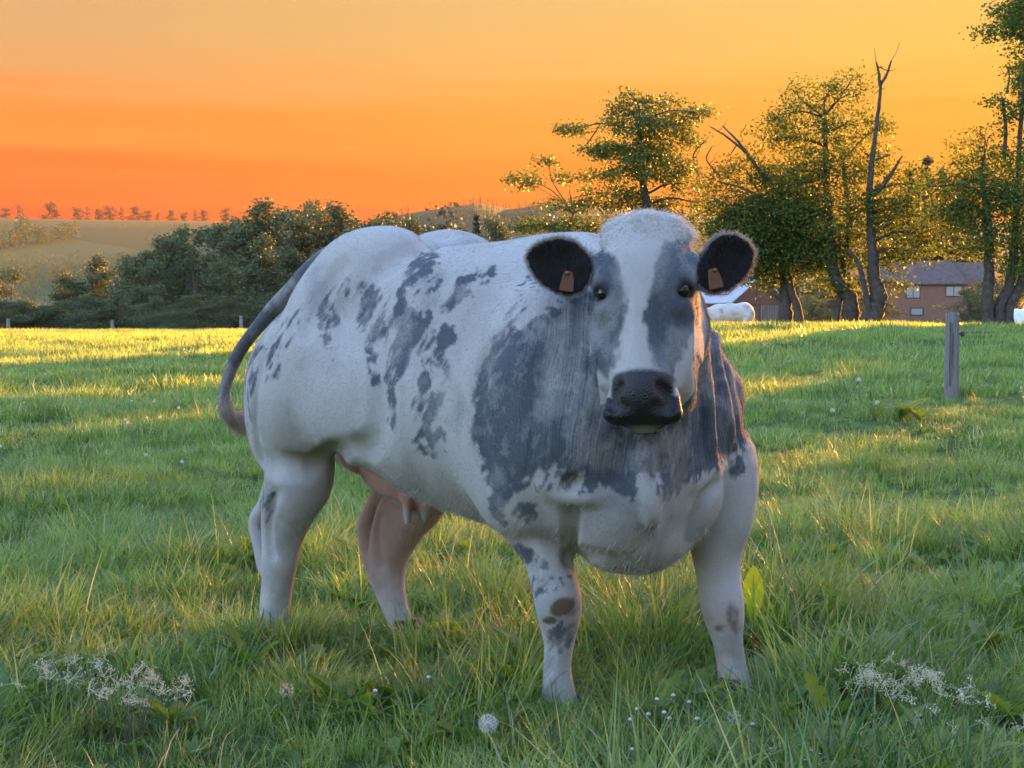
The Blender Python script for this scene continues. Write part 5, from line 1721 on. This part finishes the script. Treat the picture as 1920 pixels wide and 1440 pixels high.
# white sheeting beyond the three-stemmed tree
tx0, tx1, TY = at(1840, 600, 62).x, at(1990, 600, 62).x, 62.0
zt = float(ground_z(tx0, TY))
ztop = at(1900, 580, TY).z
V, Fq = [], []
NXT = 46
for i in range(NXT + 1):
    t = i / NXT
    hgt = (ztop - zt) * min(1, t * 2.2) ** 0.7
    for j in range(9):
        s_ = j / 8
        V.append((tx0 + (tx1 - tx0) * t, TY + s_ * 3.2, zt + hgt * math.sin(math.pi * (0.06 + 0.88 * s_)) ** 0.6 + 0.05 * math.cos(i * math.pi / 2)))
for i in range(NXT):
    for j in range(8):
        Fq.append((i * 9 + j, (i + 1) * 9 + j, (i + 1) * 9 + j + 1, i * 9 + j + 1))
tag(mesh_obj('tarpaulin', V, Fq, simple_mat('white_sheet', (0.66, 0.68, 0.74), 0.5, 2, 0.1), smooth=True), 'ribbed white plastic sheet spread behind the three-stemmed tree', 'tarpaulin')


# ------------------------------------------------------------------ far white cow, side on, facing left
def build_far_cow():
    S2 = SDF((-1.35, -0.55, -0.02), (1.25, 0.55, 1.62), 0.026)
    S2.ell((0.0, 0, 0.98), (0.80, 0.34, 0.40), k=0.1)
    S2.ell((0.55, 0, 1.02), (0.42, 0.33, 0.42), k=0.1)
    S2.ell((-0.5, 0, 0.98), (0.38, 0.30, 0.38), k=0.1)
    S2.cone((-0.62, 0, 1.05), (-1.08, 0, 1.02), 0.22, 0.14, k=0.1)
    S2.cone((-1.05, 0, 1.06), (-1.24, 0, 0.80), 0.12, 0.075, k=0.06)
    for s_ in (-1, 1):
        S2.cone((-1.02, 0.12 * s_, 1.15), (-1.0, 0.24 * s_, 1.13), 0.035, 0.03, k=0.03)
        S2.chain([((-0.48, 0.18 * s_, 0.8), 0.14), ((-0.46 - .1 * s_, 0.17 * s_, 0.45), 0.075), ((-0.47 - .1 * s_, 0.17 * s_, 0.05), 0.055)], k=0.05)
        S2.chain([((0.70, 0.19 * s_, 0.85), 0.20), ((0.72 + .12 * s_, 0.18 * s_, 0.48), 0.09), ((0.66 + .12 * s_, 0.18 * s_, 0.05), 0.06)], k=0.05)
    S2.ell((0.62, 0.14, 1.22), (0.22, 0.12, 0.16), k=0.06); S2.ell((0.62, -0.14, 1.22), (0.22, 0.12, 0.16), k=0.06)
    S2.ell((0.80, -0.16, 0.92), (0.20, 0.14, 0.28), k=0.06); S2.ell((-0.45, -0.2, 0.95), (0.2, 0.12, 0.3), k=0.06)
    S2.chain([((0.93, 0, 1.22), 0.035), ((1.0, 0, 0.9), 0.03), ((1.02, 0, 0.55), 0.045)], k=0.03)
    V, Q = S2.mesh()
    Yc = 62.0
    p = at(1369, 600, Yc)
    zc = at(1369, 567, Yc).z - 1.43
    root = empty('white_cow', (p.x, Yc, zc))
    bo = mesh_obj('body', V, Q, None, root, smooth=True)
    m, nt, b = new_mat('far_cow_coat')
    tc = nt.add('ShaderNodeTexCoord')
    n = nt.noise(3.5, 4, tc.outputs['Object'], 0.6)
    nt.l.new(nt.ramp(n, [(0.52, (0.46, 0.44, 0.43)), (0.70, (0.22, 0.22, 0.23))]), b.inputs['Base Color'])
    b.inputs['Roughness'].default_value = 0.8
    b.inputs['Sheen Weight'].default_value = 0.4
    bo.data.materials.append(m)
    for s_ in (-1, 1):
        uv_sphere('eye', (-1.13, 0.105 * s_, 0.98), 0.022, m_eye, root, 10, 6)
    tag(root, 'white cow standing side-on before the barn, far across the pasture', 'cow')


build_far_cow()


# ------------------------------------------------------------------ fence posts
def post_mesh(h, r, seed, n=14, rows=9, taper=0.9):
    rnd = random.Random(seed)
    prof = [1 + rnd.uniform(-0.10, 0.10) for _ in range(n)]
    V, Q = [], []
    for i in range(rows + 1):
        t = i / rows
        for k in range(n):
            a = 2 * math.pi * k / n
            rr = r * prof[k] * (1 - (1 - taper) * t) * (1 + rnd.uniform(-0.015, 0.015))
            V.append((rr * math.cos(a) + 0.012 * math.sin(t * 2.5), rr * math.sin(a), -0.25 + (h + 0.25) * t + (rnd.uniform(-0.02, 0.012) if i == rows else 0)))
    for i in range(rows):
        for k in range(n):
            Q.append((i * n + k, i * n + (k + 1) % n, (i + 1) * n + (k + 1) % n, (i + 1) * n + k))
    V.append((0, 0, h - 0.015)); c = len(V) - 1
    for k in range(n): Q.append((rows * n + k, rows * n + (k + 1) % n, c))
    return V, Q


m_post = wood_mat('weathered_wood', (0.115, 0.10, 0.088), (0.27, 0.25, 0.225), (26, 26, 1.3))
Yp = 16.7
pp = at(1783, 768, Yp)
zp = float(ground_z(pp.x, Yp))
hp = at(1783, 587, Yp).z - zp
fp_ = empty('fence_post', (pp.x, Yp, zp))
V, Q = post_mesh(hp, 28 * Yp / FPX / 2, 4)
mesh_obj('post', V, Q, m_post, fp_)
V, Q = tube([(0.075, -0.02, hp - 0.235), (0.115, -0.03, hp - 0.235)], [0.008, 0.008], 8)
ins = mesh_obj('insulator', V, Q, m_dark, fp_)
V, Q = tube([(0.105, -0.03, hp - 0.262), (0.108, -0.03, hp - 0.25), (0.108, -0.03, hp - 0.22), (0.105, -0.03, hp - 0.208)], [0.010, 0.024, 0.024, 0.010], 10)
mesh_obj('ring', V, Q, m_dark, ins)
for i in range(2):
    box_obj('crack', (-0.045 + i * 0.035, -28 * Yp / FPX / 2 * 1.02, 0.15 + i * 0.2), (-0.041 + i * 0.035, -28 * Yp / FPX / 2 * 0.80, hp - 0.1 - 0.12 * i), m_dark, fp_)
tag(fp_, 'thick weathered wooden fence post with a dark insulator on its side', 'fence post')
far_posts = [(15, 597), (210, 600), (452, 592)]
fl_ = ['small fence post before the low shrubs at the end of the wood', 'small fence post before the middle of the wood', 'small fence post standing just behind the cow\'s tail']
tops_ = []
for (px_, ty), lb_ in zip(far_posts, fl_):
    p = at(px_, 600, 86); z = float(ground_z(p.x, 86)); h_ = at(px_, ty, 86).z - z
    V, Q = post_mesh(h_, 0.11, px_, 10, 4)
    o = mesh_obj('far_fence_post', V, Q, m_post, None, loc=(p.x, 86, z))
    tag(o, lb_, 'fence post', 'posts of the far fence')
    tops_.append(np.array((p.x, 86 - 0.12, z + h_ - 0.15)))
V, Q = [], []
for dz in (0.0, -0.35):
    pth = []
    ext = [tops_[0] + (tops_[0] - tops_[1])] + tops_ + [tops_[2] + (tops_[2] - tops_[1]) * 1.6]
    for a, b_ in zip(ext[:-1], ext[1:]):
        for t in np.linspace(0, 1, 6, endpoint=False):
            pth.append(a * (1 - t) + b_ * t + np.array((0, 0, dz - 0.05 * 4 * t * (1 - t))))
    tube(pth, [0.006] * len(pth), 4, V, Q)
tag(mesh_obj('fence_wire', V, Q, m_dark), 'thin wires strung along the far fence posts', 'fence wire')


# ------------------------------------------------------------------ meadow plants
m_stem = leaf_mat('pale_stem', (0.16, 0.20, 0.07), (0.26, 0.27, 0.11), (0.30, 0.22, 0.12), 0.3, 0.5)
m_straw = simple_mat('straw_stem', (0.34, 0.27, 0.14), 0.8, 6, 0.3)
m_fluff, nt, b = new_mat('seed_fluff')
b.inputs['Base Color'].default_value = (0.80, 0.79, 0.77, 1); b.inputs['Roughness'].default_value = 0.8
tr = nt.add('ShaderNodeBsdfTranslucent', {'Color': (0.8, 0.78, 0.74, 1)})
mx = nt.add('ShaderNodeMixShader', {0: 0.5, 1: b.outputs[0], 2: tr.outputs[0]})
nt.l.new(mx.outputs[0], nt.n['Material Output'].inputs['Surface'])
m_bract = simple_mat('bract', (0.10, 0.11, 0.06), 0.8, 30, 0.3)
m_yellow = simple_mat('yellow_petal', (0.75, 0.48, 0.03), 0.6, 30, 0.15)
m_weed = leaf_mat('weed_leaf', (0.075, 0.155, 0.035), (0.150, 0.250, 0.050), (0.36, 0.34, 0.08), 0.5, 0.4, scale=2.0)
m_pale = simple_mat('dry_floret', (0.60, 0.54, 0.37), 0.85, 20, 0.25)


def fluff_mesh(r, n, seed):
    rg = np.random.default_rng(seed)
    V, F3 = [], []
    for i in range(n):
        z = 1 - 2 * (i + .5) / n; a = i * 2.39996
        if z < -0.85: continue
        d = np.array((math.sqrt(1 - z * z) * math.cos(a), math.sqrt(1 - z * z) * math.sin(a), z))
        s = np.cross(d, rg.normal(0, 1, 3)); s /= np.linalg.norm(s)
        s2 = np.cross(d, s)
        o = len(V)
        V += [d * r * .15 + s * .0004, d * r * .15 - s * .0004, d * r * .8]; F3.append((o, o + 1, o + 2))
        for k in range(5):
            b2 = 2 * math.pi * k / 5
            e = d * r * rg.uniform(.95, 1.1) + (s * math.cos(b2) + s2 * math.sin(b2)) * r * .30
            w = np.cross(e, d); w = w / (np.linalg.norm(w) + 1e-9) * r * 0.022
            o = len(V); V += [d * r * .78 - w, d * r * .78 + w, e]; F3.append((o, o + 1, o + 2))
    return V, F3


def button_mesh(r):
    V, Q = [], []
    for i, (z, q) in enumerate(((-1.1, .35), (-.7, .8), (-.2, 1.0), (.25, .85), (.55, .35))):
        for k in range(9):
            a = 2 * math.pi * k / 9
            V.append((r * q * math.cos(a), r * q * math.sin(a), r * z))
    for i in range(4):
        for k in range(9): Q.append((i * 9 + k, i * 9 + (k + 1) % 9, (i + 1) * 9 + (k + 1) % 9, (i + 1) * 9 + k))
    Q.append(tuple(36 + k for k in range(9)))
    o = len(V)
    for k in range(8):   # reflexed bracts
        a = 2 * math.pi * k / 8; w = 0.25
        V += [(r * .8 * math.cos(a - w), r * .8 * math.sin(a - w), -r * .5), (r * .8 * math.cos(a + w), r * .8 * math.sin(a + w), -r * .5), (r * 1.3 * math.cos(a), r * 1.3 * math.sin(a), -r * 2.3)]
        Q.append((o + 3 * k, o + 3 * k + 1, o + 3 * k + 2))
    return V, Q


FL_V = fluff_mesh(0.024, 90, 1)
fl_me = mesh_obj('seed_ball', *FL_V, m_fluff); fl_data = fl_me.data; bpy.data.objects.remove(fl_me)
FS_V = fluff_mesh(0.024, 26, 2)
fs_me = mesh_obj('seed_ball', *FS_V, m_fluff); fs_data = fs_me.data; bpy.data.objects.remove(fs_me)
bt_me = mesh_obj('flower_base', *button_mesh(0.0065), m_bract, smooth=True); bt_data = bt_me.data; bpy.data.objects.remove(bt_me)
bp_me = mesh_obj('seed_cushion', *button_mesh(0.0065), m_fluff, smooth=True); bp_data = bp_me.data; bpy.data.objects.remove(bp_me)


def child(name, data, parent, loc=(0, 0, 0), rot=(0, 0, 0), s=1.0):
    o = bpy.data.objects.new(name, data); COL.objects.link(o); o.parent = parent
    o.location = loc; o.rotation_euler = rot; o.scale = (s, s, s)
    return o


def stalk(px_, py_, gpx, gpy, kind, label, group, bow=0.02, r=0.0024, cat='dandelion', name='dandelion', mat=None):
    Y = gy_to_Y(gpy, gpx)
    g_ = at(gpx, gpy, Y); h_ = at(px_, py_, Y)
    zz = float(ground_z(g_.x, Y))
    root = empty(name, (g_.x, Y, zz))
    tip = np.array((h_.x - g_.x, random.uniform(-.02, .02), h_.z - zz))
    pth = [np.array((0, 0, -0.02)), tip * .35 + np.array((bow, 0, 0)), tip * .75 + np.array((bow * .8, 0, 0)), tip]
    fp, fr = refine(pth, [r, r * .95, r * .85, r * .8], 3, 0.0, random)
    V, Q = tube(fp, fr, 6)
    st = mesh_obj('stem', V, Q, mat or m_stem, root, smooth=True)
    set_attr(st, 'tint', np.full(len(V), random.uniform(0, .5)))
    if kind == 'clock':
        child('seed_ball', fl_data, root, tip + np.array((0, 0, .003)), (0, 0, random.random() * 6))
        child('flower_base', bt_data, root, tip, s=.8)
    elif kind == 'spent':
        child('flower_base', bt_data, root, tip, (random.uniform(-.4, .4), random.uniform(-.4, .4), 0))
        child('seed_cushion', bp_data, root, tip + np.array((0, 0, .0045)), s=.85)
    elif kind == 'half':
        child('flower_base', bt_data, root, tip); child('seed_ball', fs_data, root, tip, (0, 0, random.random() * 6), .8)
    elif kind == 'spike':
        V, Q = tube([tip - (0, 0, .005), tip + (0, 0, .008), tip + (0, 0, .028), tip + (0, 0, .036)], [.002, .0065, .005, .001], 8)
        mesh_obj('flower_spike', V, Q, m_dark, root, smooth=True)
    elif kind == 'yellow':
        child('flower_base', bt_data, root, tip)
        V, F3 = [], []
        for k in range(60):
            a = k * 2.4; rr = 0.016 * math.sqrt((k + 1) / 60); z = 0.008 - rr * .2
            d = np.array((math.cos(a), math.sin(a), .5)); w = np.array((-math.sin(a), math.cos(a), 0)) * .0016
            o = len(V); p = np.array((0, 0, .002)); e = d * rr + (0, 0, .003)
            V += [p - w, p + w, e + w, e - w]; F3.append((o, o + 1, o + 2, o + 3))
        mesh_obj('petals', V, F3, m_yellow, root).location = tip
    elif kind == 'panicle':
        V, F3 = [], []
        for k in range(34):
            t = k / 34; c = tip * (0.80 + .2 * t) + np.array((random.gauss(0, .004), random.gauss(0, .004), random.gauss(0, .004)))
            d = np.array((random.gauss(0, .5), random.gauss(0, .5), 1)) * .010
            w = np.array((random.gauss(0, 1), random.gauss(0, 1), 0)); w = w / np.linalg.norm(w) * .0016
            o = len(V); V += [c - w, c + w, c + d]; F3.append((o, o + 1, o + 2))
        mesh_obj('seed_head', V, F3, m_straw, root)
    return tag(root, label, cat, group)


LD = 'dandelions gone to seed in the near grass'
stalk(915, 1360, 930, 1505, 'clock', 'large fluffy dandelion seed ball low in the near grass', LD)
stalk(705, 1294, 713, 1440, 'spent', 'single bald dandelion head on a straight stem before the cow\'s forelegs', LD)
stalk(804, 1270, 800, 1425, 'spent', 'small bald dandelion head standing beside the foreleg', LD)
stalk(536, 1296, 552, 1440, 'half', 'ragged half-blown dandelion head below the cow\'s belly', LD)
stalk(1376, 1345, 1388, 1500, 'half', 'dandelion head still holding one tuft of fluff, behind the bald cluster', LD)
for (a_, b_, c_, d_) in [(1232, 1314, 1236, 1475), (1264, 1310, 1270, 1470), (1195, 1334, 1200, 1470), (1216, 1341, 1213, 1475), (1246, 1340, 1240, 1480), (1256, 1351, 1268, 1490), (1293, 1322, 1300, 1478), (1413, 1363, 1424, 1505), (1182, 1352, 1180, 1480), (1308, 1352, 1322, 1500), (1184, 1405, 1182, 1500)]:
    stalk(a_, b_, c_, d_, 'spent', 'bald dandelion head in the tight cluster of stems below the cow\'s chest', 'cluster of bald dandelion heads', random.uniform(-.02, .02))
stalk(502, 1036, 462, 1215, 'spent', 'long leaning dandelion stem crossing the cow\'s hind leg', LD, 0.03, .003)
stalk(507, 1085, 522, 1210, 'spike', 'dark ribwort plantain spike against the hind leg', None, 0, .0018, 'plantain', 'plantain')
stalk(520, 1130, 522, 1215, 'yellow', 'small yellow dandelion flower at the hind hoof', None)
stalk(940, 1398, 925, 1500, 'panicle', 'short yellowish seed spike low before the foreleg', None, 0, .002, 'grass stalk', 'grass_stalk', m_straw)
for (a_, b_, c_, d_, lb_) in [(1470, 1046, 1512, 1345, 'tall curved straw-coloured stalk beside the upright dock leaf'), (1592, 1020, 1642, 1235, 'leaning pale stalk beyond the upright dock leaf'), (1638, 1085, 1650, 1240, 'short upright pale stalk next to the leaning one'), (1794, 985, 1792, 1250, 'tall straight pale stalk in the right-hand grass'),
                              (22, 780, 28, 850, 'bent pale stalk in the mid-field near the sunlit strip'), (86, 760, 88, 815, 'straight pale stalk in the mid-field grass'), (1432, 920, 1445, 1060, 'thin pale stalk behind the cow\'s foreleg'), (250, 1100, 262, 1250, 'reddish dry stalk among yellow-green leaves')]:
    stalk(a_, b_, c_, d_, 'panicle', lb_, 'bare dry stalks in the grass', random.uniform(-.02, .03), .0028, 'grass stalk', 'grass_stalk', m_straw)

# mid-field seed heads, simple but whole
mr = random.Random(5)
spots = [(290, 750), (1100 - 860, 803), (118, 667), (50, 690), (345, 655), (412, 655), (85, 713), (340, 704), (394, 668), (289, 753), (335, 765), (390, 752), (247, 752), (235, 795), (275, 785), (300, 792), (165, 700), (1725, 672), (1565, 665), (1458, 666), (1690, 667), (1524, 692), (1615, 690), (1545, 720), (1860, 670), (1870, 680), (1890, 678), (1915, 733)]
for _ in range(8): spots.append((mr.choice((mr.uniform(0, 440), mr.uniform(1410, 1915))), mr.uniform(655, 900)))
for (a_, b_) in spots:
    Y = gy_to_Y(b_ + 8 + 10 * mr.random(), a_)
    p = at(a_, b_, Y)
    zz = float(ground_z(p.x, Y))
    hh = max(0.10, min(0.3, p.z - zz))
    root = empty('seed_dandelion', (p.x, Y, zz))
    V, Q = tube([(0, 0, -.02), (mr.uniform(-.02, .02), 0, hh * .5), (0, 0, hh)], [.003, .0025, .002], 5)
    mesh_obj('stem', V, Q, m_stem, root)
    child('seed_ball', fl_data, root, (0, 0, hh), (0, 0, mr.random() * 6), mr.uniform(.5, .8))
    tag(root, 'white dandelion seed ball dotted across the open pasture', 'dandelion', 'seed balls dotted over the pasture')
# seed heads by the fence post
for k, (a_, b_, g_) in enumerate([(1610, 712, 790), (1554, 755, 800), (1625, 742, 800), (1560, 770, 805), (1470, 752, 800), (1505, 775, 806), (1646, 755, 800), (1585, 760, 805)]):
    stalk(a_, b_, a_ + mr.uniform(-6, 6), g_, 'half' if k % 3 else 'clock', 'dandelion seed ball in the patch of weeds near the fence post', 'seed balls near the fence post', mr.uniform(-.02, .02), .0035)


def leaf_blade(L, W, lobes, seg=12, bend=0.5, lean=0.5, heading=0.0, base=(0, 0, 0), fold=0.25):
    V, Q = [], []
    d = np.array((math.cos(heading), math.sin(heading), 0)); sd = np.array((-d[1], d[0], 0)); up = np.array((0, 0, 1.0))
    p = np.array(base, float); th = lean
    for k in range(seg + 1):
        t = k / seg
        w = W * (math.sin(math.pi * min(1, 0.06 + 0.94 * t) ** 1.25) ** 0.8) * (1 - lobes * (k % 2)) + 0.002
        nrm = up * math.sin(th) - d * math.cos(th)
        V += [p - sd * w * .5 - nrm * w * fold * -1, p, p + sd * w * .5 - nrm * w * fold * -1]
        p = p + (d * math.sin(th) + up * math.cos(th)) * L / seg
        th += bend / seg
    for k in range(seg):
        Q += [(3 * k, 3 * k + 1, 3 * k + 4, 3 * k + 3), (3 * k + 1, 3 * k + 2, 3 * k + 5, 3 * k + 4)]
    return V, Q


# the upright dock leaf, its sunlit yellow put into the leaf colour
Y = gy_to_Y(1230, 1408); p = at(1412, 1230, Y); zz = float(ground_z(p.x, Y))
dk = empty('dock_plant', (p.x, Y, zz))
hL = at(1408, 1060, Y).z - zz
m_dock = leaf_mat('dock_leaf', (0.27, 0.40, 0.03), (0.32, 0.45, 0.035), (0.40, 0.42, 0.05), 0.6, 0.4)
V, Q = leaf_blade(hL * .62, 0.066, 0.0, 14, -0.15, 0.05, R(200), (0, 0, hL * .38), 0.06)
a_ = R(70)
V = [np.array((v[0] * math.cos(a_) - v[1] * math.sin(a_), v[0] * math.sin(a_) + v[1] * math.cos(a_), v[2])) for v in V]
lf = mesh_obj('leaf', V, Q, m_dock, dk, smooth=True)
V, Q = tube([(0.004, 0, -.02), (0, 0, hL * .4), (0, 0.0, hL * .9)], [.004, .003, .001], 6)
mesh_obj('midrib', V, Q, m_stem, lf, smooth=True)
for k in range(4):
    V, Q = leaf_blade(random.uniform(.10, .16), .045, 0.1, 10, 1.0, .5, k * 1.7 + .6, (0, 0, -.01))
    mesh_obj('leaf', V, Q, m_weed, dk, smooth=True)
tag(dk, 'upright glowing yellow-green dock leaf beside the cow\'s foreleg', 'plant')

# leafy weeds
weeds = [(225, 1170, 1.1, 'leafy weed among yellow grass left of the hind leg'), (470, 1225, 1.2, 'broad-leaved weed at the foot of the leaning dandelion stem'), (600, 1230, 1.1, 'pale-leaved weed below the cow\'s udder'), (330, 1330, 1.0, 'grey-leaved weed behind the dried flower heads on the left'),
         (1450, 1300, 1.2, 'leafy weed in front of the left forefoot'), (1545, 1345, 1.5, 'dense dark leafy weed before the dried white flowers'), (1850, 1190, 1.3, 'bright leafy weed beyond the dried white flowers'), (1700, 1230, 1.2, 'leafy weed behind the dried white flowers'), (1640, 1390, 1.3, 'leafy weed under the dried white flowers'),
         (1520, 1200, 1.0, 'small weed by the tall curved stalk'), (1250, 1300, .9, 'small weed between the cow\'s forefeet'), (930, 1190, 1.1, 'yellow-green weed behind the right forefoot'), (1880, 1320, 1.3, 'leafy weed beside the spread of dried flowers'), (1760, 1420, 1.2, 'low leafy weed in the nearest grass'), (1380, 1420, 1.2, 'low leafy weed behind the bald dandelion cluster'), (110, 1240, 1.1, 'low weed beside the dried flower heads on the left'), (820, 1345, .9, 'low weed before the right forefoot')]
wv = []
for s_ in range(4):
    ms = []
    rr_ = random.Random(60 + s_)
    for k in range(9):
        V, Q = leaf_blade(rr_.uniform(.10, .19), rr_.uniform(.028, .05), rr_.choice((0.05, .45, .5)), 12, rr_.uniform(.5, 1.3), rr_.uniform(.25, .8), k * 2.4, (0, 0, -.01), .2)
        o = mesh_obj('leaf', V, Q, m_weed, None, smooth=True); ms.append(o.data)
        set_attr(o, 'tint', np.full(len(V), rr_.uniform(0, .45)))
        bpy.data.objects.remove(o)
    wv.append(ms)
for i, (px_, gy, sc, lb_) in enumerate(weeds):
    Y = gy_to_Y(gy + 40, px_); p = at(px_, gy + 40, Y)
    r = empty('leafy_weed', (p.x, Y, float(ground_z(p.x, Y))), random.uniform(0, 6.28)); r.scale = (sc,) * 3
    for me in wv[i % 4]: child('leaf', me, r)
    tag(r, lb_, 'weed', 'leafy weeds in the near grass')
for i, (px_, gy, sc) in enumerate([(1690, 775, 2.3), (1640, 772, 1.8), (1725, 778, 1.8)]):
    Y = gy_to_Y(gy + 12, px_); p = at(px_, gy, Y)
    r = empty('dock_clump', (p.x, Y, float(ground_z(p.x, Y))), i * 1.3); r.scale = (sc,) * 3
    for me in wv[i]: child('leaf', me, r)
    tag(r, ['large dark dock clump near the fence post', 'smaller dock clump amid the seed balls near the fence post', 'low dock clump closest to the fence post'][i], 'weed', 'dock clumps near the fence post')


# dried frothy flower heads
def dry_plant(px_, py_, gpy, wpx, hpx, seed, label, n=16):
    rr_ = random.Random(seed)
    Y = gy_to_Y(gpy, px_); p = at(px_, gpy, Y); zz = float(ground_z(p.x, Y))
    root = empty('dried_flower', (p.x, Y, zz))
    mm = Y / FPX
    ztop = at(px_, py_, Y).z - zz
    V, Q, HV, HQ = [], [], [], []
    for k in range(n):
        tip = np.array((rr_.gauss(0, .5) * wpx * mm, rr_.gauss(0, .8) * wpx * mm, ztop + rr_.gauss(0, .35) * hpx * mm))
        b0 = np.array((tip[0] * .4, tip[1] * .4, -.01))
        tube(*refine([b0, b0 * .4 + tip * .6 + np.array((0, 0, -.01)), tip], [.0014, .001, .0007], 3, 0, rr_), 4, V, Q)
        for j in range(7):
            d = np.array((rr_.gauss(0, 1), rr_.gauss(0, 1), rr_.gauss(.3, .8))); d = d / np.linalg.norm(d) * rr_.uniform(.012, .03)
            e = tip + d
            tube([tip - d * .1, e], [.0008, .0006], 3, HV, HQ)
            for q in range(7):
                c = e + np.array([rr_.gauss(0, .0045) for _ in range(3)])
                u = np.array([rr_.gauss(0, 1) for _ in range(3)]); u = u / np.linalg.norm(u) * .0022
                w = np.cross(u, [rr_.gauss(0, 1) for _ in range(3)]); w = w / (np.linalg.norm(w) + 1e-9) * .0018
                o = len(HV); HV += [c - u, c + w, c + u, c - w]; HQ.append((o, o + 1, o + 2, o + 3))
    mesh_obj('stem', V, Q, m_bract, root)
    tag(mesh_obj('flower_head', HV, HQ, m_pale, root), kind='stuff')
    tag(root, label, 'dried flower', 'dried frothy flower heads')


dry_plant(230, 1285, 1400, 60, 34, 1, 'dense creamy dried flower head left of the cow', 20)
dry_plant(125, 1262, 1380, 70, 24, 2, 'thin greyish dried flower head at the left end of the froth', 12)
dry_plant(320, 1305, 1410, 60, 14, 3, 'small scattered dried flowers right of the creamy head', 8)
dry_plant(1635, 1275, 1390, 48, 22, 4, 'dense white dried flower head in the right-hand weeds', 20)
dry_plant(1725, 1270, 1390, 50, 32, 5, 'branching white dried flower head beside the dense one', 14)
dry_plant(1800, 1325, 1430, 70, 34, 6, 'thin grey dried flower head spreading past the branching one', 14)
dry_plant(1480, 1410, 1500, 50, 16, 7, 'low white dried flowers near the bald dandelion cluster', 9)

# ------------------------------------------------------------------ evening haze
bm = bmesh.new(); bmesh.ops.create_cube(bm, size=1.0)
for v in bm.verts:
    v.co = Vector((v.co.x * 5400, v.co.y * 5400, -14 + (v.co.z + 0.5) * 110))
me = bpy.data.meshes.new('haze'); bm.to_mesh(me); bm.free()
haze = bpy.data.objects.new('haze', me); COL.objects.link(haze)
m_haze = bpy.data.materials.new('haze_air'); m_haze.use_nodes = True
nt = NT(m_haze); nt.n.remove(nt.n['Principled BSDF'])
pv = nt.add('ShaderNodeVolumePrincipled', {'Color': (0.95, 0.92, 0.95, 1), 'Density': HAZE_D, 'Anisotropy': 0.2})
nt.l.new(pv.outputs[0], nt.n['Material Output'].inputs['Volume'])
me.materials.append(m_haze)
tag(haze, 'thin evening haze over the whole valley', 'haze', kind='stuff')
